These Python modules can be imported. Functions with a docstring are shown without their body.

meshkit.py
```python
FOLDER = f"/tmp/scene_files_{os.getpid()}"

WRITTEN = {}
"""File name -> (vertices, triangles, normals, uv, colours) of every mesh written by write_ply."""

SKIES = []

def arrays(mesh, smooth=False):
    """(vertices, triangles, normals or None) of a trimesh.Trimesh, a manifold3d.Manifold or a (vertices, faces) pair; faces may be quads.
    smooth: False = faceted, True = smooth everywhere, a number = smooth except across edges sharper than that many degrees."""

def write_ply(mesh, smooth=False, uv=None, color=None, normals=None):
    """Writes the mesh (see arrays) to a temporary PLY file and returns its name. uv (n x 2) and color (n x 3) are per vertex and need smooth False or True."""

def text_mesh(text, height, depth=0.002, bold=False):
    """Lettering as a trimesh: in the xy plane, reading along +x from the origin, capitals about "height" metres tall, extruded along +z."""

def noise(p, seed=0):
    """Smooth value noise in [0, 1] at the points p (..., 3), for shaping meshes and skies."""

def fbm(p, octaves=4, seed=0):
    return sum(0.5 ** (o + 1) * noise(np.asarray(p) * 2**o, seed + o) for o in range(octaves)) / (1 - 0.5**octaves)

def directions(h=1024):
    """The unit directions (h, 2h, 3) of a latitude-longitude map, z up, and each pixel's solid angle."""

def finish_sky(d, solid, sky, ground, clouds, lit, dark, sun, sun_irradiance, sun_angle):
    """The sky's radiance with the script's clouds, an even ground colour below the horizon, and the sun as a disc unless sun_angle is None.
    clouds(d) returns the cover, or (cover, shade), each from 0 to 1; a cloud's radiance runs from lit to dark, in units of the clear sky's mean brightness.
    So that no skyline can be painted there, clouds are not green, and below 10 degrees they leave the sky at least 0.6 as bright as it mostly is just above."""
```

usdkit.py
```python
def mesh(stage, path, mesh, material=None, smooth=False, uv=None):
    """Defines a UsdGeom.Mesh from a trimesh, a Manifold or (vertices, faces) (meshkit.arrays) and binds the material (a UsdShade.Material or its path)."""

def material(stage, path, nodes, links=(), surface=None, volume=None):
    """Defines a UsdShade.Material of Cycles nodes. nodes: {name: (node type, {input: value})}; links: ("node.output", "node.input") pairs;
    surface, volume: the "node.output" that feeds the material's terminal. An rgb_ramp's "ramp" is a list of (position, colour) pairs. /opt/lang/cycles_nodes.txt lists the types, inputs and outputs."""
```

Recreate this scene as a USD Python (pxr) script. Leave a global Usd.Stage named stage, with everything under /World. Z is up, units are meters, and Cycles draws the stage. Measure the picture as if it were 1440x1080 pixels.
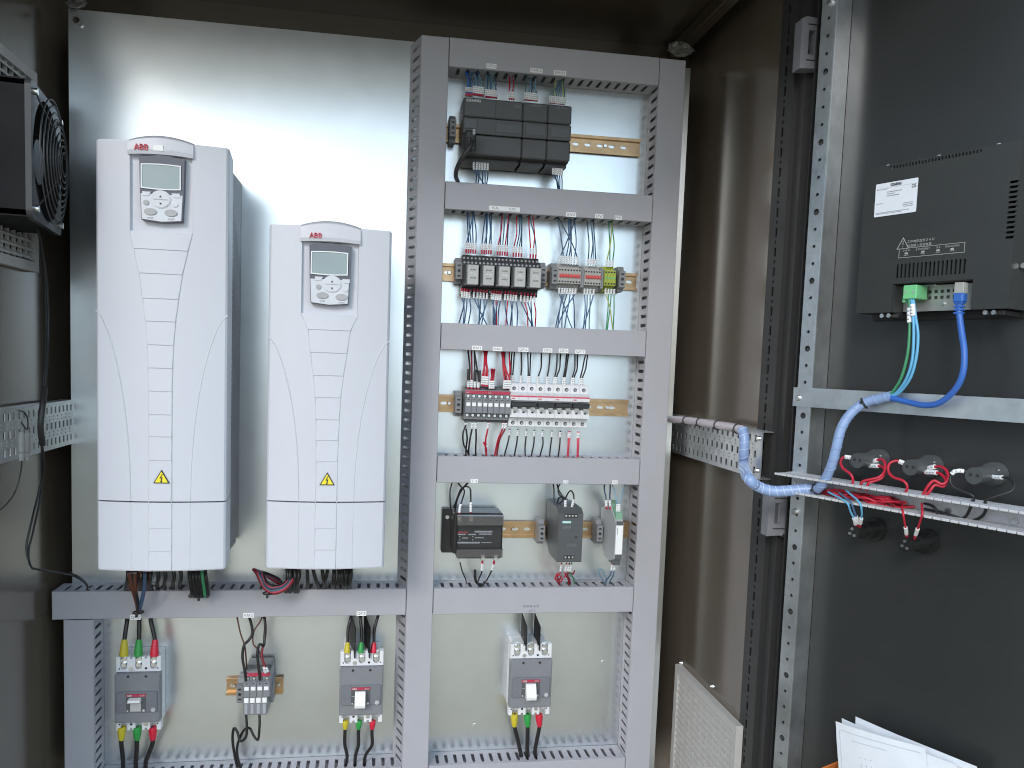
import math, random
import numpy as np, trimesh, usdkit, meshkit
from shapely.geometry import Polygon, box as sbox, Point
from shapely.ops import unary_union
from shapely import affinity
from pxr import Usd, UsdGeom, UsdLux, UsdShade, Gf

random.seed(11)
stage = Usd.Stage.CreateInMemory()
UsdGeom.SetStageUpAxis(stage, UsdGeom.Tokens.z)
UsdGeom.SetStageMetersPerUnit(stage, 1.0)
UsdGeom.Xform.Define(stage, '/World')
UsdGeom.Scope.Define(stage, '/World/Looks')

# ------------------------------------------------------------------ camera
EYE = np.array([-0.069469, -1.614304, 1.237465])
YAW, PITCH, ROLL = 0.155264, -0.078712, 0.03523
FPX, CX, CY = 1127.646, 703.05, 599.06
def cam_axes():
    cy, sy, cp, sp, cr, sr = math.cos(YAW), math.sin(YAW), math.cos(PITCH), math.sin(PITCH), math.cos(ROLL), math.sin(ROLL)
    f = np.array([sy * cp, cy * cp, sp]); r = np.array([cy, -sy, 0.0]); u = np.cross(r, f)
    return r * cr + u * sr, -r * sr + u * cr, f
RT, UPV, FW = cam_axes()
cam = UsdGeom.Camera.Define(stage, '/World/camera')
m = Gf.Matrix4d(1)
for i, a in enumerate((RT, UPV, -FW, EYE)):
    m.SetRow3(i, Gf.Vec3d(*map(float, a)))
cam.AddTransformOp().Set(m)
cam.CreateHorizontalApertureAttr(36.0); cam.CreateVerticalApertureAttr(27.0)
cam.CreateFocalLengthAttr(36.0 * FPX / 1440)
cam.CreateHorizontalApertureOffsetAttr((720 - CX) / 1440 * 36)
cam.CreateVerticalApertureOffsetAttr((CY - 540) / 1440 * 36)
cam.CreateClippingRangeAttr(Gf.Vec2f(0.02, 500))
cam.CreateExposureAttr(0.66)

# ------------------------------------------------------------------ light: overcast daylight from behind the camera
SUN_AZ, SUN_EL = math.radians(209), math.radians(27)       # azimuth from +y towards +x
sdir = np.array([math.sin(SUN_AZ) * math.cos(SUN_EL), math.cos(SUN_AZ) * math.cos(SUN_EL), math.sin(SUN_EL)])
dome = UsdLux.DomeLight.Define(stage, '/World/sky')
dome.GetPrim().SetCustomDataByKey('kind', 'structure')
skym = usdkit.material(stage, '/World/Looks/sky', {
    's': ('sky_texture', {'sky_type': 'single_scattering', 'sun_disc': False, 'sun_elevation': SUN_EL, 'sun_rotation': math.atan2(sdir[0], sdir[1]), 'aerosol_density': 2.0}),
    'tc': ('texture_coordinate', {}),
    'n': ('noise_texture', {'scale': 2.2, 'detail': 5.0, 'roughness': 0.55}),
    'r': ('rgb_ramp', {'ramp': [(0.3, (0.55, 0.55, 0.55)), (0.6, (0.95, 0.95, 0.95))]}),
    'c': ('mix_color', {'blend_type': 'mix', 'b': (5.3, 6.9, 8.3)}),
    'bg': ('background_shader', {'strength': 0.15})},
    [('tc.generated', 'n.vector'), ('n.fac', 'r.fac'), ('r.color', 'c.fac'), ('s.color', 'c.a'), ('c.result', 'bg.color')], surface='bg.background')
UsdShade.MaterialBindingAPI.Apply(dome.GetPrim()).Bind(skym)
sun = UsdLux.DistantLight.Define(stage, '/World/sun')
sun.CreateIntensityAttr(0.24); sun.CreateAngleAttr(14.0); sun.CreateColorAttr(Gf.Vec3f(1.0, 0.97, 0.93))
sun.GetPrim().CreateAttribute('inputs:normalize', __import__('pxr').Sdf.ValueTypeNames.Bool).Set(True)
z_ = sdir; x_ = np.cross([0, 0, 1], z_); x_ /= np.linalg.norm(x_); y_ = np.cross(z_, x_)
m = Gf.Matrix4d(1)
for i, a in enumerate((x_, y_, z_)):
    m.SetRow3(i, Gf.Vec3d(*map(float, a)))
sun.AddTransformOp().Set(m)

# ------------------------------------------------------------------ helpers
class Frame:
    def __init__(s, o, deg):
        a = math.radians(deg); s.deg = deg; s.o = np.array(o, float)
        s.M = np.array([[math.cos(a), -math.sin(a), 0], [math.sin(a), math.cos(a), 0], [0, 0, 1]])   # columns: local axes
    def world(s, p): return s.o + np.asarray(p, float) @ s.M.T
    def local(s, p): return (np.asarray(p, float) - s.o) @ s.M
W = Frame((0, 0, 0), 0)
D = Frame((0.6256, -0.434, 0), -65)          # the open door: x along the door, -y towards the inside
def ray(px, py): return FW + (px - CX) / FPX * RT - (py - CY) / FPX * UPV
def at(px, py, y, F=W):
    """The point of the plane 'y' of the frame (the mounting plate, or the door) that the photograph shows at a pixel."""
    d = F.M.T @ ray(px, py); e = F.local(EYE)
    return e + d * ((y - e[1]) / d[1])
def atx(px, py, x):
    d = ray(px, py); return EYE + d * ((x - EYE[0]) / d[0])
def rect(px0, py0, px1, py1, y, F=W):
    a, b = at(px0, py0, y, F), at(px1, py1, y, F)
    return a[0], b[0], b[2], a[2]            # x0 x1 z0 z1

_hull = {}
def cbox_arrays(x0, x1, y0, y1, z0, z1, c):
    c = min(c, (x1 - x0) * .45, (y1 - y0) * .45, (z1 - z0) * .45)
    v = []
    for sx in (0, 1):
        for sy in (0, 1):
            for sz in (0, 1):
                p = np.array([(x0, x1)[sx], (y0, y1)[sy], (z0, z1)[sz]]); d = np.array([1 - 2 * sx, 1 - 2 * sy, 1 - 2 * sz]) * c
                for k in range(3):
                    w = p + d; w[k] = p[k]; v.append(w)
    if 'f' not in _hull:
        pts = []
        for sx in (0, 1):
            for sy in (0, 1):
                for sz in (0, 1):
                    p = np.array([sx, sy, sz], float); d = np.array([1 - 2 * sx, 1 - 2 * sy, 1 - 2 * sz]) * .2
                    for k in range(3):
                        w = p + d; w[k] = p[k]; pts.append(w)
        pts = np.array(pts)
        from scipy.spatial import ConvexHull
        h = ConvexHull(pts); fs = []
        for s_, eq in zip(h.simplices, h.equations):
            a, b, c_ = pts[s_]
            fs.append(s_ if np.dot(np.cross(b - a, c_ - a), eq[:3]) > 0 else s_[::-1])
        _hull['f'] = np.array(fs)
    return np.array(v), _hull['f']

class B:
    """Collects shapes that become one mesh."""
    def __init__(s): s.v, s.f, s.n = [], [], 0
    def add(s, v, f):
        v = np.asarray(v, float); s.v.append(v); s.f.append(np.asarray(f, int) + s.n); s.n += len(v); return s
    def tm(s, t): return s.add(t.vertices, t.faces)
    def box(s, x0, x1, y0, y1, z0, z1, c=0.0):
        x0, x1 = sorted((x0, x1)); y0, y1 = sorted((y0, y1)); z0, z1 = sorted((z0, z1))
        if c > 0: return s.add(*cbox_arrays(x0, x1, y0, y1, z0, z1, c))
        v = [(x, y, z) for x in (x0, x1) for y in (y0, y1) for z in (z0, z1)]
        f = [(0, 1, 3), (0, 3, 2), (4, 6, 7), (4, 7, 5), (0, 4, 5), (0, 5, 1), (2, 3, 7), (2, 7, 6), (0, 2, 6), (0, 6, 4), (1, 5, 7), (1, 7, 3)]
        return s.add(v, f)
    def tube(s, pts, r, n=7, closed=False, cap=True):
        p = np.asarray(pts, float); k = len(p); rr = np.broadcast_to(r, k)
        t = np.roll(p, -1, 0) - np.roll(p, 1, 0) if closed else np.gradient(p, axis=0)
        t /= np.maximum(np.linalg.norm(t, axis=1, keepdims=True), 1e-12)
        a = np.cross(t[0], [0.31, 0.2, 0.93]); a = a if np.linalg.norm(a) > .05 else np.cross(t[0], [1, 0, 0])
        out = []
        for i in range(k):
            a = a - t[i] * (a @ t[i]); a /= np.linalg.norm(a); b = np.cross(t[i], a)
            th = np.arange(n) / n * 2 * math.pi
            out.append(p[i] + rr[i] * (np.cos(th)[:, None] * a + np.sin(th)[:, None] * b))
        v = np.vstack(out); f = []
        for i in range(k if closed else k - 1):
            for j in range(n):
                a0, a1, b0, b1 = i * n + j, i * n + (j + 1) % n, ((i + 1) % k) * n + j, ((i + 1) % k) * n + (j + 1) % n
                f += [(a0, a1, b1), (a0, b1, b0)]
        if cap and not closed:
            v = np.vstack([v, p[:1], p[-1:]])
            for j in range(n):
                f += [(k * n, (j + 1) % n, j), (k * n + 1, (k - 1) * n + j, (k - 1) * n + (j + 1) % n)]
        return s.add(v, f)
    def cyl(s, a, b, r, n=16, r1=None):
        a, b = np.asarray(a, float), np.asarray(b, float)
        return s.tube([a, b], [r, r if r1 is None else r1], n)
    def prism(s, poly, axis, a0, a1):
        if not isinstance(poly, (list, tuple)) and hasattr(poly, 'geoms'):
            for g in poly.geoms: s.prism(g, axis, a0, a1)
            return s
        poly = poly if hasattr(poly, 'exterior') else Polygon(poly)
        if poly.is_empty: return s
        t = trimesh.creation.extrude_polygon(poly, a1 - a0, engine='earcut'); v = np.array(t.vertices)
        if axis == 'y': v = np.stack([v[:, 0], a1 - v[:, 2], v[:, 1]], 1)
        elif axis == 'x': v = np.stack([a0 + v[:, 2], v[:, 0], v[:, 1]], 1)
        else: v = v + [0, 0, a0]
        return s.add(v, t.faces)
    def text(s, txt, h, x, y, z, bold=False, width=None, d=0.0004):
        """Letters standing on a face that looks to -y, reading along +x; (x, z) is their lower left corner."""
        t = meshkit.text_mesh(txt, h, d, bold); v = np.array(t.vertices)
        if width: v[:, 0] = (v[:, 0] - v[:, 0].min()) * width / np.ptp(v[:, 0])
        return s.add(np.stack([v[:, 0] + x, y - v[:, 2], v[:, 1] + z], 1), t.faces)
    def glyphs(s, txt, h, x, y, z, d=0.0003, pitch=1.12):
        for k, ch in enumerate(txt):
            if ch not in GLYPH:
                if ch.strip(): s.text(ch, h * .78, x + k * h * pitch + h * .15, y, z + h * .1, d=d)
                continue
            rows = [int(r, 16) for r in GLYPH[ch].split()]; u = h / 24; bs = []
            for j, r in enumerate(rows):
                i = 0
                while i < 22:
                    if r >> (21 - i) & 1:
                        e = i
                        while e < 22 and r >> (21 - e) & 1: e += 1
                        bs.append(sbox(i * u, (23 - j) * u, e * u, (24 - j) * u)); i = e
                    i += 1
            g = affinity.translate(unary_union(bs).buffer(u * .05), x + k * h * pitch, z)
            s.prism(g, 'y', y - d, y)
        return s
    def xf(s, M, o=(0, 0, 0)):
        s.v = [v @ np.asarray(M).T + o for v in s.v]; return s
    def mesh(s): return trimesh.Trimesh(np.vstack(s.v), np.vstack(s.f), process=False)

GLYPH = {
'停':'0 0 100 18180 18180 37ffe 30000 61ff8 61018 e1018 1e1018 1e1ff8 160000 67ffe 66006 64006 67ffe 60180 60180 60180 60180 60180 60f80 20000',
'爆':'0 0 20000 21ffc 2100c 2100c 21ffc ad00c a9ffc a8620 1a8630 123ffc 120420 60630 67ffe 60c10 6198c 76d96 585b0 c87e0 81ff8 18718c 100780 0',
'器':'0 0 0 0 7f3f8 43308 43308 43308 7f3f8 7f9f8 18c0 3060 1ffffe ffffc 1c0c0 38070 fe1fc 1ff3fe 43308 43308 43308 7f3f8 7f3f8 40008',
'电':'0 0 800 c00 c00 c00 7fff8 7fff8 60c18 60c18 60c18 7fff8 7fff8 60c18 60c18 60c18 7fff8 7fff8 60c06 c06 c06 ffe 7fc 0',
'源':'0 0 0 c3ffe 77ffe 36080 60c0 61c0 6ffc 186c0c e6c0c 66ffc 6c0c 6c0c 6c0c 6ffc 360c0 244c8 6cccc 6cccc cd8c6 d90c2 983c0 0',
'工':'0 0 0 0 0 ffffc ffffc c00 c00 c00 c00 c00 c00 c00 c00 c00 c00 c00 c00 c00 1ffffe 1ffffe 0 0',
'作':'0 0 0 c600 18600 18c00 30ffe 31ffe 71900 73100 f3100 1f61fc 1b41fe 30100 30100 30100 301fe 301fe 30100 30100 30100 30100 30100 20100',
'压':'0 0 0 7fffe ffffe c0000 c0200 c0200 c0200 c0200 c0200 cfffc cfffc c0200 c0200 c0260 c0230 c0218 c0208 80200 180200 1bfffe 1bfffe 0',
'直':'0 0 800 c00 ffffc ffffc 800 1800 3fff0 30030 30030 3fff0 30030 30030 30030 3fff0 30030 30030 3fff0 30030 30030 1ffffe 1ffffe 0',
'流':'0 0 0 c0300 e0180 37ffc 17ffe 600 c30 181818 1e3ffc 77ffc 20006 1110 1110 19110 11110 31110 63110 63112 c6112 c611e 8c11e 0',
'请':'0 0 80 40180 63ffe 30180 18180 1ffc 180 1f0180 1f3ffe 30000 30000 31ff8 31808 31808 31ff8 31808 35808 3dff8 39808 71808 21878 800',
'勿':'0 0 8000 c000 18000 18000 3fffc 3fffc 610c4 63184 c318c 1c218c 18618c 630c c30c 1c30c 1860c 3060c 70c0c e0c0c c1808 3018 71f8 e0',
'接':'0 0 20000 60180 60180 63ffc 61ffc 1f8c30 1f8630 60660 63ffe 63ffc 68300 78300 1f7ffe 1e3ffe 60c30 61830 61e60 607e0 601f0 60f38 1e7c0c 80000',
'入':'0 0 0 0 6000 7000 3800 1c00 c00 e00 1e00 1b00 1b00 3180 3180 60c0 60e0 c060 1c030 38038 7001e 1e000e 80002 0',
'交':'0 0 800 c00 c00 ffffc 1ffffe 0 c0c0 1c0e0 38030 70018 ec0cc 86184 6180 3300 1f00 1e00 1e00 7f80 e1e0 7c0fc 1e001e 80000'}

def spline(pts, per=5):
    p = np.asarray(pts, float)
    if len(p) < 3: return np.array([p[0] + (p[-1] - p[0]) * t for t in np.linspace(0, 1, 3)])
    q = np.vstack([2 * p[0] - p[1], p, 2 * p[-1] - p[-2]]); out = []
    for i in range(1, len(q) - 2):
        for t in np.arange(per) / per:
            a, b, c, d = q[i - 1:i + 3]
            out.append(.5 * (2 * b + (c - a) * t + (2 * a - 5 * b + 4 * c - d) * t * t + (3 * b - a - 3 * c + d) * t ** 3))
    return np.vstack([out, p[-1:]])

_count, ORG, FRM = {}, {}, {}
def numbered(parent, name):
    k = (parent, name); i = _count.get(k, 0); _count[k] = i + 1
    return name if i == 0 else '%s_%03d' % (name, i)
def say(p, label=None, cat=None, group=None, kind=None):
    for k, t in (('label', label), ('category', cat), ('group', group), ('kind', kind)):
        if t: p.SetCustomDataByKey(k, t)
    return p
def thing(name, label, cat, origin, group=None, F=W, kind=None):
    path = '/World/' + numbered('/World', name); x = UsdGeom.Xform.Define(stage, path)
    x.AddTranslateOp().Set(Gf.Vec3d(*map(float, F.world(origin))))
    x.AddRotateZOp().Set(F.deg)
    ORG[path] = np.array(origin, float); FRM[path] = F
    return say(x.GetPrim(), label, cat, group, kind)
def obj(name, b, mat, parent, smooth=False, label=None, kind=None):
    pp = str(parent.GetPath()); root = '/'.join(pp.split('/')[:3]); path = pp + '/' + numbered(pp, name)
    t = b.mesh() if isinstance(b, B) else b
    t = trimesh.Trimesh(np.array(t.vertices) - ORG[root], t.faces, process=False)
    return say(usdkit.mesh(stage, path, t, mat, smooth=smooth).GetPrim(), label, None, None, kind)
def single(name, b, mat, label, cat, group=None, F=W, smooth=False, kind=None):
    path = '/World/' + numbered('/World', name); t = b.mesh() if isinstance(b, B) else b
    t = trimesh.Trimesh(F.world(t.vertices), t.faces, process=False)
    return say(usdkit.mesh(stage, path, t, mat, smooth=smooth).GetPrim(), label, cat, group, kind)
def copy(src, name, label, delta, group=None):
    """A copy of a finished thing, with its parts, moved by delta."""
    path = '/World/' + numbered('/World', name); s = str(src.GetPath()); x = UsdGeom.Xform.Define(stage, path); d = src.GetCustomData()
    p = x.GetPrim(); p.GetReferences().AddInternalReference(src.GetPath()); p.SetInstanceable(True)
    ORG[path] = ORG[s] + np.asarray(delta, float); FRM[path] = FRM[s]
    UsdGeom.Xformable(p).GetOrderedXformOps()[0].Set(Gf.Vec3d(*map(float, FRM[s].world(ORG[path]))))
    return say(p, label, d['category'], group or d.get('group'))

_m = {}
def M(name, color=(.5, .5, .5), rough=.5, metal=0.0, var=.06, scale=40.0, bump=0.0, bscale=600.0, rvar=.06, extra=None):
    if name in _m: return _m[name]
    c = np.array(color, float)
    pr = {'roughness': rough, 'metallic': metal}; pr.update(extra or {})
    nodes = {'g': ('geometry', {}), 'n': ('noise_texture', {'scale': scale, 'detail': 4.0, 'roughness': .6}),
             'r': ('rgb_ramp', {'ramp': [(.25, tuple(c * (1 - var))), (.75, tuple(np.minimum(c * (1 + var), .98)))]}),
             'mr': ('map_range', {'from_min': .3, 'from_max': .7, 'to_min': max(rough - rvar, .02), 'to_max': rough + rvar}),
             'n2': ('noise_texture', {'scale': scale * .37, 'detail': 3.0}),
             'p': ('principled_bsdf', pr)}
    links = [('g.position', 'n.vector'), ('g.position', 'n2.vector'), ('n.fac', 'r.fac'), ('n2.fac', 'mr.value'), ('r.color', 'p.base_color'), ('mr.result', 'p.roughness')]
    if bump:
        nodes['n3'] = ('noise_texture', {'scale': bscale, 'detail': 2.0}); nodes['b'] = ('bump', {'strength': bump, 'distance': .0005})
        links += [('g.position', 'n3.vector'), ('n3.fac', 'b.height'), ('b.normal', 'p.normal')]
    _m[name] = usdkit.material(stage, '/World/Looks/' + name, nodes, links, surface='p.BSDF')
    return _m[name]
ORD = ['first', 'second', 'third', 'fourth', 'fifth', 'sixth', 'seventh', 'eighth', 'ninth', 'tenth', 'eleventh', 'twelfth', 'thirteenth', 'fourteenth']

PAINT = M('dark_cabinet_paint', (.105, .083, .061), .17, .30, var=.06, scale=9, rvar=.03, extra={'specular_ior_level': 1.0, 'coat_weight': .5, 'coat_roughness': .16, 'coat_ior': 1.6})
POSTP = M('dark_post_paint', (.030, .029, .029), .45, var=.06, scale=9, extra={'specular_ior_level': .35})
DOORP = M('dark_door_paint', (.019, .0195, .0195), .30, var=.06, scale=8, extra={'specular_ior_level': .7})
GALV = M('galvanised_sheet', (.78, .81, .825), .27, 1.0, var=.04, scale=14, bump=.03, bscale=160, rvar=.01)
GALVR = M('galvanised_rail', (.72, .74, .75), .38, 1.0, var=.14, scale=35, bump=.08, bscale=300)
GREYM = M('grey_perforated_steel', (.55, .55, .53), .45, .7, var=.08)
DUCT = M('grey_duct_plastic', (.385, .378, .41), .5, var=.025, scale=25)
WHITE = M('white_drive_plastic', (.565, .57, .62), .42, var=.012, scale=20, bump=.1, bscale=1500)
OFFW = M('warm_grey_drive_plastic', (.66, .65, .64), .45, var=.015)
LINE = M('shadow_grey_plastic', (.55, .56, .59), .5)
KEYF = M('keypad_grey_plastic', (.10, .105, .13), .5)
KEYL = M('keypad_light_plastic', (.60, .61, .65), .4)
LCD = M('lcd_grey', (.28, .34, .35), .22, var=.05, scale=30)
BTN = M('button_grey_rubber', (.38, .38, .39), .55)
HEAT = M('drive_housing_grey', (.34, .345, .37), .5)
BLACK = M('black_plastic', (.022, .021, .022), .42)
DKG = M('dark_grey_plastic', (.085, .088, .095), .45)
PLCM = M('plc_grey_plastic', (.075, .075, .078), .5)
MGREY = M('mid_grey_plastic', (.20, .205, .22), .45)
CLAMPG = M('end_clamp_grey', (.22, .225, .24), .5)
LGREY = M('light_grey_plastic', (.46, .46, .46), .5)
TERM = M('terminal_grey_plastic', (.40, .39, .37), .5)
BRKW = M('breaker_white_plastic', (.70, .70, .72), .4)
BEIGE = M('grille_beige_plastic', (.46, .44, .42), .5)
PAPER = M('paper_white', (.66, .68, .73), .7, var=.03, extra={'subsurface_weight': 0.0})
STICK = M('label_white', (.82, .82, .82), .5, var=.02)
INK = M('ink_black', (.03, .03, .03), .6)
INKG = M('ink_grey', (.25, .25, .27), .6)
INKW = M('ink_white', (.55, .56, .56), .6)
REDP = M('red_print', (.60, .03, .06), .5)
REDC = M('carmine_plastic', (.42, .03, .07), .45)
YEL = M('yellow_print', (.85, .70, .03), .5)
BRASS = M('yellow_zinc_rail', (.56, .375, .215), .34, 1.0, var=.28, scale=22, rvar=.1)
STEEL = M('bright_screw_steel', (.75, .75, .74), .25, 1.0)
TEALP = M('teal_print', (.20, .48, .46), .5)
GRNP = M('green_connector_plastic', (.16, .50, .22), .45)
PEG = M('yellow_green_plastic', (.36, .42, .05), .45)
RELAYC = M('relay_cover_grey', (.42, .41, .40), .25)
ORANGE = M('orange_plastic', (.70, .20, .05), .5)
WCOL = {'blue': (.070, .135, .245), 'dark blue': (.048, .082, .15), 'pale blue': (.20, .34, .42), 'teal': (.08, .17, .20), 'red': (.46, .014, .035), 'dark red': (.20, .012, .02),
        'black': (.014, .013, .013), 'green': (.05, .26, .12), 'yellow green': (.40, .42, .10), 'brown': (.09, .028, .018), 'pink red': (.62, .06, .11), 'bright blue': (.03, .16, .55), 'sky blue': (.12, .38, .60), 'grey': (.2, .2, .2)}
def WM(c): return M('wire_' + c.replace(' ', '_'), WCOL[c], .42, var=.05)
FER = {'red': M('ferrule_red', (.42, .02, .05), .45), 'black': M('ferrule_black', (.03, .03, .03), .45)}
MARK = M('wire_marker_white', (.78, .78, .79), .5, var=.03)
BOOT = {'yellow': M('boot_yellow', (.55, .45, .03), .45), 'green': M('boot_green', (.03, .30, .06), .45), 'red': M('boot_red', (.62, .02, .05), .4)}
CLEAR = usdkit.material(stage, '/World/Looks/clear_film', {'t': ('transparent_bsdf', {'color': (.93, .93, .92)}), 'g': ('glossy_bsdf', {'color': (.9, .9, .9), 'roughness': .12}), 'd': ('diffuse_bsdf', {'color': (.6, .6, .58)}),
    'fr': ('fresnel', {'IOR': 1.6}), 'a': ('mix_closure', {'fac': .18}), 'mx': ('mix_closure', {})},
    [('t.BSDF', 'a.closure1'), ('d.BSDF', 'a.closure2'), ('a.closure', 'mx.closure1'), ('g.BSDF', 'mx.closure2'), ('fr.fac', 'mx.fac')], surface='mx.closure')
SMOKE = usdkit.material(stage, '/World/Looks/smoked_cover', {'t': ('transparent_bsdf', {'color': (.78, .75, .74)}), 'g': ('glossy_bsdf', {'color': (.9, .9, .9), 'roughness': .2}), 'd': ('diffuse_bsdf', {'color': (.20, .19, .19)}),
    'fr': ('fresnel', {'IOR': 1.5}), 'a': ('mix_closure', {'fac': .12}), 'mx': ('mix_closure', {})},
    [('t.BSDF', 'a.closure1'), ('d.BSDF', 'a.closure2'), ('a.closure', 'mx.closure1'), ('g.BSDF', 'mx.closure2'), ('fr.fac', 'mx.fac')], surface='mx.closure')

# ------------------------------------------------------------------ setting: ground
g = B().box(-40, 40, -60, 20, -.05, 0)
single('ground', g, M('pale_concrete', (.29, .24, .17), .85, var=.18, scale=1.2), None, None, kind='structure')

# ------------------------------------------------------------------ the cabinet
XL, XR, YB, ZR = -.665, .592, .12, 1.935
cab = thing('control_cabinet', 'open dark steel control cabinet standing round the galvanised mounting plate', 'cabinet', (0, 0, 0))
obj('side_wall', B().box(XL - .02, XL, -.25, YB, .02, ZR), PAINT, cab)
obj('side_wall', B().box(XR, XR + .045, -.300, YB, .02, ZR), PAINT, cab)
obj('rear_wall', B().box(XL - .02, XR + .045, YB + .001, YB + .02, .02, ZR + .02), PAINT, cab)
rf = obj('roof', B().box(XL - .06, XR + .09, -.80, YB, ZR + .001, ZR + .02), PAINT, cab)
obj('roof_rib', B().box(XL + .03, XR - .02, -.30, -.27, ZR - .03, ZR - .001, .002), PAINT, rf)
obj('roof_rib', B().box(XR - .05, XR - .025, -.26, .1, ZR - .028, ZR - .001, .002), PAINT, rf)
obj('floor_pan', B().box(XL, XR, -.385, YB, .06, .08), PAINT, cab)
def slots_yz(y0, y1, z0, z1, holes):
    return Polygon([(y0, z0), (y1, z0), (y1, z1), (y0, z1)], [list(h.exterior.coords)[:-1] for h in holes])
for side in (1, -1):
    X = XR if side > 0 else XL
    hs = []; z = .12; k = 0; yc = -.325 if side > 0 else -.275; dy = -.062 if side > 0 else 0
    while z < 1.86:
        hs.append(sbox(yc - .0035, z - .0075, yc + .0035, z + .0075)); hs.append(Point(yc, z + .0165).buffer(.003, 3)); z += .033
    a, b = sorted((X, X + side * .002))
    post = obj('corner_post', B().prism(slots_yz(-.29 + dy, -.301 if side > 0 else -.251, .08, ZR - .001, hs), 'x', a, b), POSTP, cab)
    q = B(); s_ = side
    q.box(X + s_ * .008, X + s_ * .012, -.316 + dy, -.288 + dy, .08, ZR - .001); q.box(X + s_ * .0, X + s_ * .012, -.292 + dy, -.2902 + dy, .08, ZR - .001)
    q.box(X + s_ * .018, X + s_ * .045, -.318 + dy, -.316 + dy, .08, ZR - .001); q.box(X + s_ * .012, X + s_ * .018, -.3162 + dy, -.3142 + dy, .08, ZR - .001)
    q.box(X + s_ * .026, X + s_ * .045, -.336 + dy, -.319 + dy, .08, ZR - .001, .002)
    q.box(X + s_ * .043, X + s_ * .045, -.318 + dy, -.3005 if side > 0 else -.2505, .08, ZR - .001)
    obj('post_fold', q, POSTP, post)
    obj('rubber_seal', B().tube([(X + s_ * .02, -.322 + dy, .09), (X + s_ * .02, -.322 + dy, 1.0), (X + s_ * .02, -.322 + dy, ZR - .02)], .004, 8), BLACK, post, smooth=40)
def hinge(px0, py0, px1, py1):
    x0, x1, z0, z1 = rect(px0, py0, px1, py1, -.392); w = x1 - x0; h = z1 - z0
    hb = obj('hinge', B().prism(Polygon([(x0, z0), (x0 + w * .85, z0 + .002), (x0 + w * .85, z0 + h * .2), (x0 + w, z0 + h * .24), (x0 + w, z0 + h * .70), (x0 + w * .85, z0 + h * .74), (x0 + w * .9, z1 - .003), (x0 + w * .2, z1), (x0, z1 - .004)],
                [[(x0 + w * .3, z0 + h * .28), (x0 + w * .58, z0 + h * .28), (x0 + w * .58, z0 + h * .74), (x0 + w * .3, z0 + h * .74)]]), 'y', -.398, -.376), M('hinge_grey', (.19, .19, .21), .45), cab)
    obj('hinge_pin', B().cyl((x0 + w * .7, -.392, z0 + h * .2), (x0 + w * .7, -.392, z0 + h * .76), .005, 12), HEAT, hb, smooth=40)
    for zz in (z0 + .002, z1 + .001):
        obj('screw', B().cyl((x0 + w * .72, -.3985, zz), (x0 + w * .72, -.402, zz), .0028, 10), STEEL, hb, smooth=40)
    obj('seam', B().box(x0 + w * .25, x0 + w * .85, -.3987, -.398, z0 + h * .16, z0 + h * .18).box(x0 + w * .25, x0 + w * .85, -.3987, -.398, z0 + h * .84, z0 + h * .86), BLACK, hb)
hinge(1126, 24, 1156, 101)
hinge(1080, 690, 1106, 753)
for px, py in ((959, 932), (1003, 965)):
    p = atx(px, py, XR - .001); obj('screw', B().cyl(p, p - [.006, 0, 0], .0045, 10, r1=.002), STEEL, cab, smooth=40)

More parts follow.
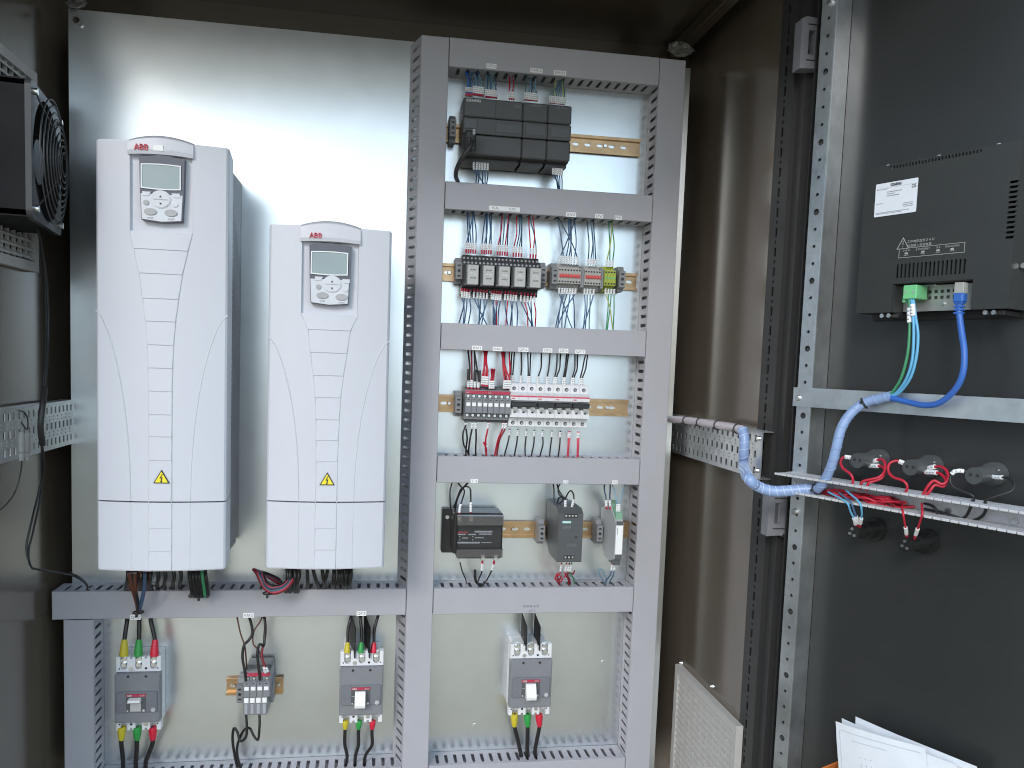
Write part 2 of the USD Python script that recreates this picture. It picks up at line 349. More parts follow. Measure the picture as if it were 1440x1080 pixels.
# inlet grilles in the side walls
def grille(label, x, s_, y0, y1, z0, z1, nz):
    """A louvred filter grille on the wall x; s_ is the way it faces."""
    t = thing('vent_grille', label, 'vent grille', (x, (y0 + y1) / 2, z0), 'filter grilles in the cabinet walls')
    fr = Polygon([(y0, z0), (y1, z0), (y1, z1), (y0, z1)], [[(y0 + .016, z0 + .016), (y1 - .016, z0 + .016), (y1 - .016, z1 - .016), (y0 + .016, z1 - .016)]])
    a, b = sorted((x + s_ * .001, x + s_ * .014)); obj('grille_frame', B().prism(fr, 'x', a, b), BEIGE, t)
    a, b = sorted((x + s_ * .0012, x + s_ * .003)); obj('filter_mat', B().box(a, b, y0 + .015, y1 - .015, z0 + .015, z1 - .015), M('filter_grey', (.09, .085, .075), .9), t)
    for k in range(nz):
        z = z0 + .016 + (k + .5) * (z1 - z0 - .032) / nz; h = (z1 - z0 - .032) / nz * .27; c = x + s_ * .008
        obj('slat', B().prism([(x + s_ * .004, z + h * .8), (x + s_ * .0125, z - h), (x + s_ * .0125, z + h * .1), (x + s_ * .004, z + h * 1.9)][::s_], 'y', y0 + .0155, y1 - .0155), BEIGE, t)
    n = 9
    for k in range(1, n):
        y = y0 + .016 + k * (y1 - y0 - .032) / n; a, b = sorted((x + s_ * .0045, x + s_ * .0105))
        obj('rib', B().box(a, b, y - .0012, y + .0012, z0 + .015, z1 - .015), BEIGE, t)
grille('beige louvred filter grille at the bottom of the right cabinet wall', XR, -1, -.318, -.022, .31, .608, 19)
grille('dim beige louvred filter grille behind the fan on the left wall', XL, 1, -.335, -.10, 1.365, 1.70, 22)

# mounting plate
px0, px1 = -.6358, .551
pl = thing('mounting_plate', 'large galvanised steel mounting plate carrying the drives and ducts', 'mounting plate', (px0, 0, .33))
hole = at(107, 28, 0)
poly = Polygon([(px0, .33), (px1, .33), (px1, 1.85), (px0, 1.85)], [list(Point(hole[0], hole[2]).buffer(.006, 4).exterior.coords)[:-1]])
sheet = obj('sheet', B().prism(poly, 'y', .0, .003), GALV, pl)
obj('folded_edge', B().box(px0, px0 + .002, .0032, .03, .33, 1.85).box(px1 - .002, px1, .0032, .03, .33, 1.85), GALV, pl)
obj('folded_edge', B().box(px0 + .003, px1 - .003, .0032, .03, 1.848, 1.85), GALV, pl)
hp = hole
obj('bolt', B().cyl((hp[0] + .008, 0, hp[2] - .008), (hp[0] + .008, -.004, hp[2] - .008), .005, 6), STEEL, pl)
for px, py in ((849, 932), (668, 1021)):
    p = at(px, py, 0); obj('bolt', B().cyl((p[0], 0, p[2]), (p[0], -.0006, p[2]), .006, 12), GALV, pl, smooth=40)
obj('standoff', B().box(-.6, -.55, .0035, YB - .001, 1.0, 1.05).box(.45, .5, .0035, YB - .001, 1.0, 1.05), PAINT, pl)

# ------------------------------------------------------------------ wiring ducts
LY = -.062
HZ = {1: (1.7886, 1.8411), 2: (1.5257, 1.5773), 3: (1.2595, 1.3103), 4: (.9998, 1.0523), 5: (.736, .7886), 6: (.372, .424)}
XA, XB_, XC, XD = 0.0, .0517, .4646, .5171
def duct(label, axis, a0, a1, b0, b1, texts=(), pitch=.0186, off=0.0, bulge=0.0):
    mid = (a0 + a1) / 2
    t = thing('wiring_duct', label, 'wiring duct', (mid, 0, b0) if axis == 'x' else ((b0 + b1) / 2, 0, a0), 'grey slotted wiring ducts on the mounting plate')
    n = int((a1 - a0 - .008) / pitch); st = a0 + (a1 - a0 - n * pitch) / 2 + pitch / 2 + off; hs = []
    for k in range(n):
        c = st + k * pitch; w = .0034
        if c - w < a0 + .002 or c + w > a1 - .002: continue
        q = [(c - w, -.014), (c - w, -.044), (c - w * .35, -.051), (c + w * .35, -.051), (c + w, -.044), (c + w, -.014)]
        hs.append(q if axis == 'x' else [(y, x) for x, y in q][::-1])
    sh = [(a0, -.0015), (a1, -.0015), (a1, -.0585), (a0, -.0585)]
    wall = Polygon(sh if axis == 'x' else [(y, x) for x, y in sh], hs)
    b = B()
    for w0, w1 in ((b0 + .001, b0 + .0028), (b1 - .0028, b1 - .001)):
        b.prism(wall, 'z' if axis == 'x' else 'x', w0, w1)
        if bulge and w0 < b0 + .002: b.v[-1][:, 0] -= bulge * (1 + b.v[-1][:, 1] / .0585)      # the fingers of this side are pushed outwards by the wires inside
    if axis == 'x': b.box(a0, a1, -.003, -.0006, b0 + .003, b1 - .003)
    else: b.box(b0 + .003, b1 - .003, -.003, -.0006, a0, a1)
    base = obj('base', b, DUCT, t)
    L = B(); g = .0006
    if axis == 'x':
        L.box(a0 + g, a1 - g, LY, LY + .0022, b0, b1, .0009).box(a0 + g, a1 - g, LY + .0015, LY + .009, b0, b0 + .0009).box(a0 + g, a1 - g, LY + .0015, LY + .009, b1 - .0009, b1)
    else:
        L.box(b0, b1, LY, LY + .0022, a0 + g, a1 - g, .0009).box(b0, b0 + .0009, LY + .0015, LY + .009, a0 + g, a1 - g).box(b1 - .0009, b1, LY + .0015, LY + .009, a0 + g, a1 - g)
    lid = obj('lid', L, DUCT, t)
    for tx, q in texts:
        x0, x1, z0, z1 = rect(*q, LY)
        if tx[0] != '~':
            s_ = obj('label', B().box(x0, x1, LY - .0006, LY, z0, z1), STICK, t)
            parts = tx.split('|'); wd = (x1 - x0)
            for k, w in enumerate(parts):
                if w: obj('lettering', B().text(w, (z1 - z0) * .55, x0 + wd * (.10 if k == 0 else .66), LY - .0007, z0 + (z1 - z0) * .24, width=wd * (.8 if len(parts) == 1 else .2), d=.0003), INKG, s_)
    return t
verts = [(0.0517, .4646)]
row = ['top', 'second', 'third', 'fourth', 'fifth']
T = {1: [('CPU', (684, 89, 698, 97)), ('EM01', (746, 95.5, 763, 103)), ('EM02', (779, 98.5, 796, 106.5))],
     2: [('KA|KA5', (688, 289, 731, 298)), ('24V', (796, 298, 810, 305.5)), ('0V', (837, 300.5, 848, 307.5)), ('PE', (864.5, 303, 874, 309.5))],
     3: [('KM1', (664, 486, 678, 492.5)), ('KA0', (693, 487.5, 706, 494)), ('QF4', (729, 488.5, 743, 495)), ('QF5', (763.5, 489.5, 776.5, 496)), ('QF6', (786, 490, 799, 496.5)), ('QF7', (809, 491.5, 823, 498))],
     4: [('T1', (662, 673.5, 672, 679)), ('LS', (792, 675.5, 799, 680)), ('XS', (861, 675.5, 868.5, 681))], 5: []}
for k in range(1, 6):
    t = duct('%s of the five horizontal grey ducts in the right column of the plate' % (row[k - 1] if k > 1 else 'topmost'), 'x', XB_ + .0006, XC - .0006, *HZ[k], texts=T[k])
    if k == 5:
        p = at(735, 854.5, LY); obj('lettering', B().glyphs('停爆器电源', .0062, p[0], LY - .0001, p[2]), INKG, t)
        p = at(743, 861, LY); obj('lettering', B().text('QF1', .0055, p[0], LY - .0001, p[2]), INKG, t)
duct('long vertical grey duct in the middle of the plate, beside the drives', 'z', .34, 1.8411, XA, XB_, bulge=.019)
duct('vertical grey duct along the right edge of the mounting plate', 'z', .34, 1.8411, XC, XD)
duct('horizontal grey duct running below the two white drives', 'x', -.6503, XA - .0006, *HZ[5],
     texts=[('QF2', (183, 864.5, 198, 871.5)), ('KM2', (342, 862, 357, 868.5)), ('QF3', (501.5, 859.5, 515, 866))])
duct('short vertical grey duct at the lower left corner of the plate', 'z', .34, HZ[5][0] - .0008, -.630, -.578)
duct('bottom horizontal grey duct left of the middle vertical duct', 'x', -.577, XA - .0006, *HZ[6])
duct('bottom horizontal grey duct right of the middle vertical duct', 'x', XB_ + .0006, XC - .0006, *HZ[6])

# DIN rails: yellow zinc top-hat rails with slots and screws
def din(label, px0, py0, px1, py1, screws=(), zc=None):
    x0 = at(px0, py0, -.0078)[0]; x1 = at(px1, py1, -.0078)[0]
    z = zc if zc else (at(px0, py0, -.0078)[2] + at(px1, py1, -.0078)[2]) / 2
    t = thing('din_rail', label, 'DIN rail', ((x0 + x1) / 2, 0, z - .0175), 'yellow zinc DIN rails')
    hs = []; x = x0 + .012
    while x < x1 - .012:
        hs.append(list(affinity.scale(Point(x, z).buffer(.0031, 3), 2.2, 1).exterior.coords)[:-1]); x += .025
    b = B().prism(Polygon([(x0, z - .0115), (x1, z - .0115), (x1, z + .0115), (x0, z + .0115)], hs), 'y', -.0018, -.0006)
    for s_ in (-1, 1):
        b.box(x0, x1, -.0078, -.0018, *sorted((z + s_ * .0115, z + s_ * .0125))); b.box(x0, x1, -.0088, -.0078, *sorted((z + s_ * .0116, z + s_ * .0175)))
    obj('rail', b, BRASS, t)
    for px, py in screws:
        p = at(px, py, -.003); obj('screw', B().cyl((p[0], -.0018, z), (p[0], -.0045, z), .0042, 12, r1=.0032).box(p[0] - .0025, p[0] + .0025, -.0048, -.0044, z - .0005, z + .0005), STEEL, t, smooth=40)
    return z
ZR1 = din('DIN rail behind the black controller in the top bay', 627, 187, 901, 208, [(851, 205)])
ZR2 = din('DIN rail behind the relays in the second bay', 621, 384, 896, 395, [(632, 381)])
ZR3 = din('DIN rail behind the white circuit breakers in the third bay', 616, 566, 884, 575, [(632, 565), (853.5, 572)])
ZR4 = din('DIN rail behind the power supply in the fourth bay', 700, 745, 912, 745, [(722, 743)])
ZR5 = din('short DIN rail piece carrying the small contactor low on the plate', 318, 965, 398, 965, [(329, 965), (392, 964)])

# end clamps on the rails: one built, the others copied
def px_x(px, py, y): return at(px, py, y)[0]
cl_x = px_x(640, 384, -.03)
clamp0 = thing('end_clamp', 'grey end clamp left of the row of relays', 'end clamp', (cl_x + .006, 0, ZR2), 'grey end clamps on the DIN rails')
prof = [(-.004, ZR2 - .024), (-.030, ZR2 - .024), (-.034, ZR2 - .018), (-.046, ZR2 - .016), (-.046, ZR2 + .016), (-.034, ZR2 + .018), (-.030, ZR2 + .026), (-.004, ZR2 + .026)]
obj('body', B().prism(prof[::-1], 'x', cl_x, cl_x + .012), CLAMPG, clamp0)
obj('screw_hole', B().cyl((cl_x + .006, -.0464, ZR2), (cl_x + .006, -.0455, ZR2), .0032, 10), BLACK, clamp0)
for dz in (-.010, .010): obj('slot', B().box(cl_x + .003, cl_x + .009, -.0464, -.0455, ZR2 + dz - .0016, ZR2 + dz + .0016), BLACK, clamp0)
def clamp(px, py, z, label): copy(clamp0, 'end_clamp', label, (px_x(px, py, -.03) - cl_x, 0, z - ZR2))
clamp(631.5, 186, ZR1, 'grey end clamp left of the black controller')
clamp(758, 385, ZR2, 'grey end clamp right of the row of relays')
clamp(774, 388, ZR2, 'grey end clamp left of the terminal blocks in the second bay')
clamp(868, 392, ZR2, 'grey end clamp right of the yellow green earth terminals')
clamp(639.5, 566, ZR3, 'grey end clamp left of the contactors in the third bay')
clamp(756, 744, ZR4, 'grey end clamp left of the dark grey power supply')
clamp(837, 744, ZR4, 'grey end clamp left of the slim signal isolator')
clamp(376, 965, ZR5, 'grey end clamp at the right side of the low contactor')
clamp(334.5, 965, ZR5, 'grey end clamp at the left side of the low contactor')

# ------------------------------------------------------------------ the two drives
def drive(label, x0, x1, dep, zb, zs, zt, Z, grooves, low_grooves, blank):
    xc, w = (x0 + x1) / 2, x1 - x0; sag = .012; IN = .019 if blank else .034
    t = thing('frequency_drive', label, 'frequency drive', (xc, 0, zb), 'white frequency drives on the mounting plate')
    yf = lambda x: -(dep + sag * (1 - ((x - xc) / (w / 2)) ** 2))
    def plan(notch=0, yb=-.16):
        xs = np.linspace(x0 + .004, x1 - .004, 25); p = [(x0 + .007, yb), (x1 - .007, yb), (x1, -dep + .006), (x1 - .0012, -dep + .002)]
        q = []
        for x in xs[::-1]:
            q.append((x, yf(x)))
        if notch:
            hx = .232 * w; q = [(x, y) for x, y in q if x > xc + hx] + [(xc + hx, yf(xc + hx)), (xc + hx - .0015, yf(xc + hx) + notch), (xc - hx + .0015, yf(xc - hx) + notch), (xc - hx, yf(xc - hx))] + [(x, y) for x, y in q if x < xc - hx]
        return Polygon(p + q + [(x0 + .0012, -dep + .002), (x0, -dep + .006)])
    kz0, kz1 = Z(*((226, 326) if blank else (467, 442))), Z(*((226, 219) if blank else (467, 341)))
    b = B().prism(plan(), 'z', zs + .0012, kz0).prism(plan(.006), 'z', kz0, kz1).prism(plan(), 'z', kz1, zt - .002)
    ins = Polygon(plan().buffer(-.002)); b.prism(ins, 'z', zt - .002, zt)
    obj('front_cover', b, WHITE, t, smooth=25)
    b = B().prism(plan(), 'z', zb + .002, zs - .0012).prism(Polygon(plan().buffer(-.002)), 'z', zb, zb + .002)
    obj('lower_cover', b, WHITE, t, smooth=25)
    obj('housing', B().box(x0 + IN, x1 - IN, -.1598, -.001, zb + .004, zt - .004, .003).box(x0 + .012, x1 - .012, -dep + .01, -.1605, zs - .004, zs + .004), HEAT, t)
    b = B()
    for k in range(34):
        z = zs + .06 + k * (zt - zs - .12) / 34; b.box(x1 - IN - .0005, x1 - IN + .0015, -.13, -.095, z, z + (zt - zs - .12) / 34 * .6)
    obj('side_vent', b, BLACK, t)
    b = B()
    for sx in (x0 + .05, x1 - .05):
        b.box(sx - .012, sx + .012, -.003, -.0005, zt - .004, zt + .016, .001).box(sx - .012, sx + .012, -.003, -.0005, zb - .014, zb + .004, .001)
    obj('mounting_tab', b, HEAT, t)
    def patch(l0, r0, z0, l1, r1, z1, o0, o1, n=9):
        """A slightly proud piece of the cover between z0 (top) and z1 (bottom); l, r: its edges in drive widths."""
        u = np.linspace(0, 1, n); v = []
        for l, r, z, o in ((l0, r0, z0, o0), (l1, r1, z1, o1), (l1, r1, z1, -.002), (l0, r0, z0, -.002)):
            x = xc + w * (l + (r - l) * u); v.append(np.stack([x, np.array([yf(q) for q in x]) - o, np.full(n, z)], 1))
        f = []
        for a in range(4):
            c = (a + 1) % 4
            for k in range(n - 1):
                f += [(a * n + k, c * n + k, c * n + k + 1), (a * n + k, c * n + k + 1, a * n + k + 1)]
        for k in (0, n - 1):
            q = [k, n + k, 2 * n + k, 3 * n + k]; q = q if k else q[::-1]; f += [(q[0], q[1], q[2]), (q[0], q[2], q[3])]
        return B().add(np.vstack(v), np.array(f))
    # centre column of shingled ribs
    prev = (.232, kz0)
    for (py, hw) in grooves:
        z = Z(227 if blank else 462, py)
        obj('cover_rib', patch(-prev[0], prev[0], prev[1] - .0004, -hw, hw, z, .0004, .0018), WHITE, t); prev = (hw, z)
    obj('cover_rib', patch(-prev[0], prev[0], prev[1] - .0004, -.083, .083, zs + .0016, .0006, .0016), WHITE, t)
    pz = zs - .0016
    for py in low_grooves + [None]:
        z = Z(227 if blank else 458, py) if py else zb + .002
        obj('cover_rib', patch(-.086, .086, pz - .0004, -.086, .086, z, .0004, .0017), WHITE, t); pz = z
    # edges of the centre column, then the curved creases
    for s_ in (-1, 1):
        P_ = [(.231, kz0)] + [(hw_, Z(227 if blank else 462, py_)) for py_, hw_ in grooves] + [(.085, zb + .004)]
        c_ = spline([(xc + s_ * w * (a_ + .002), yf(xc + s_ * w * a_) - .0002, z_q) for a_, z_q in P_], 3)
        obj('column_edge', B().tube(c_, .0009, 6), LINE, t, smooth=60)
    top = zs + (zt - zs) * (.535 if blank else .60)
    for s_ in (-1, 1):
        u = np.linspace(0, 1, 16); X = xc + s_ * w * (.5 - .278 * np.sin(u * math.pi / 2) ** .85 * .98); zz = top + (zs + .002 - top) * u ** 1.35
        obj('cover_crease', B().tube(np.stack([X, [yf(q) + .0006 for q in X], zz], 1), .0012, 6), LINE, t, smooth=60)
        obj('cover_crease', B().tube([(xc + s_ * w * .225, yf(xc + s_ * w * .225) + .0006, q) for q in (zs - .002, zb + .003)], .0011, 6), LINE, t, smooth=60)
    # hood
    hz0, hz1, hx = kz1, zt + .004, .243 * w; n = 13; v = []; f = []
    u = np.linspace(-1, 1, n)
    lay = [(kz1 - .001, .001, .002), (kz1 - .001, .0045, .002), (kz1 + .004, .0062, .003), (kz1 + .006, .0050, .004), (zt - .012, .0046, .005), (zt - .003, .003, .007), (zt + .001, -.004, .0085), (zt + .001, -.03, .0085)]
    for z, o, bow in lay:
        x = xc + hx * u; v.append(np.stack([x, np.array([yf(q) for q in x]) - o, z + bow * (1 - u ** 2)], 1))
    for a in range(len(lay) - 1):
        for k in range(n - 1): f += [(a * n + k, (a + 1) * n + k + 1, (a + 1) * n + k), (a * n + k, a * n + k + 1, (a + 1) * n + k + 1)]
    for k in (0, n - 1):
        for a in range(1, len(lay) - 1): f.append((0 * n + k, a * n + k, (a + 1) * n + k) if k == n - 1 else (k, (a + 1) * n + k, a * n + k))
    hood = obj('hood', B().add(np.vstack(v), np.array(f)), WHITE, t, smooth=30)
    yh = yf(xc) - .0085
    fr = (188, 209.3, 207.5, 201.3) if blank else (435, 333.6, 452.5, 326.6)
    p = at(fr[0], fr[1], yh); q = at(fr[2], fr[3] + (1.2 if blank else 1), yh)
    obj('lettering', B().text('ABB', (q[2] - p[2]) * 1.02, p[0], yf(p[0]) - .0062, p[2], False, q[0] - p[0], .0024), REDP, hood)
    if blank:
        a0, a1, b0, b1 = rect(215, 203, 229, 212, yh); obj('blank_sticker', B().box(a0, a1, yf(xc) - .0068, yf(xc) - .0040, b0, b1), STICK, hood)
    # keypad
    yk = yf(xc) - .004
    P = (lambda x, y: at(x, y, yk)) if blank else (lambda x, y: at(468 + (x - 227.5) * .925, 341 + (y - 217) * .925 + (x - 227) * .02, yk))
    a0, a1, b0, b1 = P(195.5, 0)[0], P(260.5, 0)[0], P(226, 312)[2], P(226, 219)[2]
    kc = (a0 + a1) / 2; kw = a1 - a0; kh = b1 - b0
    out = [(a0, b1 - .003), (kc, b1 + .001), (a1, b1 - .003), (a1 - kw * .02, b0 + kh * .42), (a1 - kw * .05, b0 + .002), (kc, b0 - .001), (a0 + kw * .05, b0 + .002), (a0 + kw * .02, b0 + kh * .42)]
    kp = obj('keypad', B().prism(Polygon(out), 'y', yk, yk + .012), KEYF, t)
    low = Polygon(out).buffer(-.0012).intersection(sbox(a0, b0 - .01, a1, b0 + kh * .415))
    obj('keypad_face', B().prism(low, 'y', yk - .0012, yk - .0002), KEYL, kp)
    s0, s1, t0, t1 = P(199.5, 0)[0], P(254.5, 0)[0], P(227, 265)[2], P(227, 233)[2]
    bow = lambda e: [(s0 - e, t0 - e)] + [(s0 + (s1 - s0) * k / 8, t0 - e - .0014 * math.sin(math.pi * k / 8)) for k in range(1, 8)] + [(s1 + e, t0 - e), (s1 + e, t1 + e)] + [(s1 - (s1 - s0) * k / 8, t1 + e + .0012 * math.sin(math.pi * k / 8)) for k in range(1, 8)] + [(s0 - e, t1 + e)]
    obj('screen', B().prism(Polygon(bow(.0)), 'y', yk - .0008, yk - .0002), LCD, kp)
    obj('screen_frame', B().prism(Polygon(bow(.0012), [bow(-.0004)]), 'y', yk - .002, yk - .0003), STICK, kp)
    def disc(name, px, py, rx, rz, mat, h):
        c = P(px, py); k = (P(px + 1, py)[0] - c[0]); b = B()
        e = affinity.scale(Point(c[0], c[2]).buffer(1, 8), rx * k, rz * k); b.prism(e, 'y', yk - h * .7, yk - .0011); b.prism(affinity.scale(e, .9, .9), 'y', yk - h, yk - h * .7)
        return obj(name, b, mat, kp, smooth=20)
    disc('navigation_button', 226.5, 280.5, 14.5, 13, KEYL, .0034)
    c = P(226.5, 281); k = P(227.5, 281)[0] - c[0]
    obj('button_line', B().box(c[0] - 10 * k, c[0] + 10 * k, yk - .0038, yk - .003, c[2] - .6 * k, c[2] + .6 * k), BTN, kp)
    obj('arrow', B().prism([(c[0] - 2 * k, c[2] + 3 * k), (c[0] + 2 * k, c[2] + 3 * k), (c[0], c[2] + 6 * k)], 'y', yk - .0038, yk - .003).prism([(c[0] - 2 * k, c[2] - 5 * k), (c[0], c[2] - 8 * k), (c[0] + 2 * k, c[2] - 5 * k)], 'y', yk - .0038, yk - .003), INK, kp)
    disc('button', 206, 285, 4.2, 4, BTN, .0028); disc('button', 247, 288.5, 4.2, 3.6, KEYL, .0028)
    disc('button', 212, 298, 9.3, 5.2, BTN, .003); disc('button', 241, 300, 9.3, 5.2, BTN, .003)
    for px, py, sl in ((206.5, 272.5, 1), (247.5, 275.5, -1)):
        c = P(px, py); obj('soft_key', B().prism([(c[0] - 6 * k, c[2] + 3 * k), (c[0] + 6 * k, c[2] + 3 * k), (c[0] + (6 - 3 * (sl > 0)) * k, c[2] - 3 * k), (c[0] - (6 - 3 * (sl < 0)) * k, c[2] - 3 * k)], 'y', yk - .0024, yk - .0003), KEYL, kp)
    for tx, px, py in (('STOP', 207.5, 306.5), ('START', 236, 308.5)):
        c = P(px, py); obj('lettering', B().text(tx, .0024, c[0], yk - .0013, c[2] - .001), INKG, kp)
    # warning triangle
    c = at(*((227, 671) if blank else (460, 674)), yf(xc) - .003); r = .0125; ys = yf(xc) - .0024
    tri = [(c[0] - r, c[2] - r * .8), (c[0] + r, c[2] - r * .8), (c[0], c[2] + r * .95)]
    st = obj('warning_sticker', B().prism(Polygon(tri), 'y', ys - .0008, ys + .002), INK, t)
    obj('yellow_field', B().prism(Polygon(tri).buffer(-.0014), 'y', ys - .0012, ys - .0009), YEL, st)
    bolt = [(.001, .0065), (-.003, -.001), (-.0004, -.0006), (-.001, -.0052), (-.0022, -.0046), (0, -.0085), (.0016, -.0046), (.0005, -.005), (.0022, .0012), (-.0004, .0008), (.0022, .0065)]
    obj('flash_sign', B().prism(Polygon([(c[0] + a, c[2] + b_ - .0012) for a, b_ in bolt]).buffer(0), 'y', ys - .0016, ys - .0013), INK, st)
    obj('gland_plate', B().box(x0 + .02, x1 - .02, -.17, -.02, zb - .006, zb + .004, .002).box(xc - .03, xc + .02, -dep + .004, -dep + .02, zb - .004, zb + .001), HEAT, t)
    return t
drive('larger white frequency drive with a small blank sticker beside its red maker letters', -.514, -.311, .240, .8762, .9912, 1.5661, lambda px, py: at(px, py, -.252)[2],
      [(351, .20), (385, .160), (420, .132), (452, .110), (485, .096), (517.5, .089), (550, .086), (583, .085), (614, .084), (647, .084)], [743, 775], True)
drive('smaller white frequency drive standing right of the larger one', -.2509, -.0479, .210, .8701, .9877, at(380, 315, -.21)[2], lambda px, py: at(px, py, -.222)[2],
      [(464, .172), (496, .146), (528, .120), (559, .102), (590, .093), (619, .088), (649, .085)], [743, 773], False)

# ------------------------------------------------------------------ top bay: controller and its two extension modules
yP = -.085
cx0, _, cz0, cz1 = rect(652.5, 136, 735, 222, yP); e1, e2 = px_x(769.5, 190, yP), px_x(803, 190, yP); cx1 = px_x(734.7, 180, yP)
cz0 = (at(652, 214, yP)[2] + at(800, 229, yP)[2]) / 2; cz1 = (at(652, 136, yP)[2] + at(803, 149, yP)[2]) / 2; ch = cz1 - cz0
def module(name, label, x0, x1, splits, group=None):
    t = thing(name, label, 'controller' if name == 'controller' else 'extension module', ((x0 + x1) / 2, 0, cz0), group)
    x0 += .0003; x1 -= .0003
    obj('housing', B().box(x0, x1, yP + .012, -.009, cz0 - .002, cz1 + .003, .002).box(x0 + .002, x1 - .002, yP + .02, -.009, cz0 - .008, cz0 - .002), BLACK, t)
    zt, zm = cz0 + ch * .655, cz0 + ch * .36
    obj('terminal_flap', B().box(x0, x1, yP, yP + .014, zt + .0008, cz1, .0022), PLCM, t)
    obj('front_band', B().box(x0, x1, yP - .0005, yP + .014, zm + .0008, zt - .0008, .001), PLCM, t)
    obj('terminal_flap', B().box(x0, x1, yP, yP + .014, cz0, zm - .0008, .0022), PLCM, t)
    for c in splits: obj('seam', B().box(c - .0004, c + .0004, yP - .0006, yP + .001, *((zt, cz1 - .003) if c < splits[-1] or len(splits) == 1 else (zm + .002, zt - .002))), BLACK, t)
    return t, zm, zt
ctl, zm, zt = module('controller', 'wide dark grey programmable controller with a plug at its lower left', cx0, cx1, [px_x(697, 160, yP), px_x(698, 160, yP)])
p = at(655.5, 141.5, yP); obj('lettering', B().text('SIEMENS', .0045, p[0], yP - .0004, p[2] - .001, True), INKW, ctl)
p = at(724, 150, yP); obj('lettering', B().text('CPU', .004, p[0], yP - .0004, p[2] - .002), INKG, ctl)
a0, a1, b0, b1 = rect(698, 174, 733, 187, yP); obj('window', B().box(a0, a1, yP - .0015, yP, b0 - .002, b1), DKG, ctl)
a0, a1, b0, b1 = rect(652.5, 166, 671, 182, yP); obj('connector_cover', B().box(a0, a1, yP - .002, yP, b0, b1, .001), DKG, ctl)
for k, (a, b, w) in enumerate(((cx1, e1, 'middle dark grey extension module beside the wide controller'), (e1, e2, 'rightmost dark grey extension module of the controller row'))):
    t, _, _ = module('extension_module', w, a, b, [(a + b) / 2 + 9], 'controller extension modules')
    obj('status_window', B().box(a + .006, b - .004, yP - .0012, yP, zm + ch * .06, zt - ch * .05, .0005), DKG, t)
    p = (a + (b - a) * .35, cz1 - .007); obj('lettering', B().text('EM 231' if k == 0 else 'EM 232', .0035, p[0], yP - .0004, p[1]), INKG, t)
pg = thing('cable_plug', 'black angled plug with cable at the lower left of the controller', 'plug', at(661, 200, -.1))
a0, a1, b0, b1 = rect(654, 182, 669, 213, -.118)
obj('shell', B().box(a0, a1, -.118, -.086, b0, b1, .003).box(a0 + .004, a1 - .006, -.122, -.116, b0 + .006, b1 - .014, .002), BLACK, pg)
for dz in (.006, -.006): obj('thumbscrew', B().cyl((a1 - .005, -.126, b1 - .005 + dz * .4), (a1 - .005, -.114, b1 - .005 + dz * .4), .0026, 10), HEAT, pg, smooth=40)
c = spline([at(664, 197, -.12), at(660, 208, -.124), at(650, 222, -.118), at(643, 236, -.10), at(641, 247, -.08), at(644, 256, -.05)])
obj('cable', B().tube(c, .0042, 9), BLACK, pg, smooth=60)

# ------------------------------------------------------------------ second bay: relays and terminal blocks
yR = -.080
rx = [px_x(652 + 22.05 * k, 384 + k * .9, yR) for k in range(6)]; rp = (rx[5] - rx[0]) / 5
rz0, rz1 = at(700, 402, yR)[2], at(700, 374, yR)[2]; sz0, sz1 = at(700, 415, -.05)[2], at(700, 360, -.05)[2]
rl = thing('plug_in_relay', 'plug-in relay with grey cover, first from the left of the row of five', 'relay', (rx[0] + rp / 2, 0, sz0), 'plug-in relays in the second bay')
a, b = rx[0] + .0003, rx[0] + rp - .0003
obj('socket', B().prism([(-.009, sz0), (-.040, sz0), (-.043, sz0 + .012), (-.052, sz0 + .013), (-.052, sz1 - .013), (-.043, sz1 - .012), (-.040, sz1), (-.009, sz1)], 'x', a, b), BLACK, rl)
bt = B(); bd = B()
for k in range(4):
    x = a + (k + .5) * (b - a) / 4
    for z, y in ((sz1 - .006, -.0415), (sz0 + .006, -.0415), (sz1 - .016, -.052)):
        bt.cyl((x, y - .0012, z), (x, y + .001, z), .0021, 8)
    bd.box(x + (b - a) / 8 - .0005, x + (b - a) / 8 + .0005, -.0455, -.040, sz1 - .011, sz1 - .0008) if k < 3 else None
obj('terminal_screws', bt, HEAT, rl, kind='stuff'); obj('barriers', bd, BLACK, rl, kind='stuff')
obj('relay_body', B().box(a + .002, b - .001, yR + .006, -.0525, rz0 - .001, rz1 + .001, .001), DKG, rl)
fc = obj('cover', B().box(a + .007, b - .0012, yR, yR + .007, rz0, rz1, .0012), RELAYC, rl)
zc = (rz0 + rz1) / 2; xm = (a + .007 + b) / 2
obj('printed_sign', B().tube([(xm - .006, yR - .0003, zc + .001), (xm - .003, yR - .0003, zc + .001), (xm - .003, yR - .0003, zc + .004), (xm, yR - .0003, zc + .004), (xm, yR - .0003, zc + .001), (xm + .006, yR - .0003, zc + .001)], .0007, 4), STICK, fc)
obj('lettering', B().text('24VDC', .0024, xm - .006, yR - .0002, zc - .007, width=.011), INK, fc)
obj('lettering', B().text('5A 250V', .0022, xm - .006, yR - .0002, zc + .0085, width=.011), INK, fc)
obj('clip', B().box(a + .001, a + .004, yR + .004, -.05, rz0 + .004, rz1 + .002, .0008), BLACK, rl)
for k in range(1, 5):
    copy(rl, 'plug_in_relay', 'plug-in relay with grey cover, %s from the left of the row of five' % ORD[k], (rp * k, 0, 0))

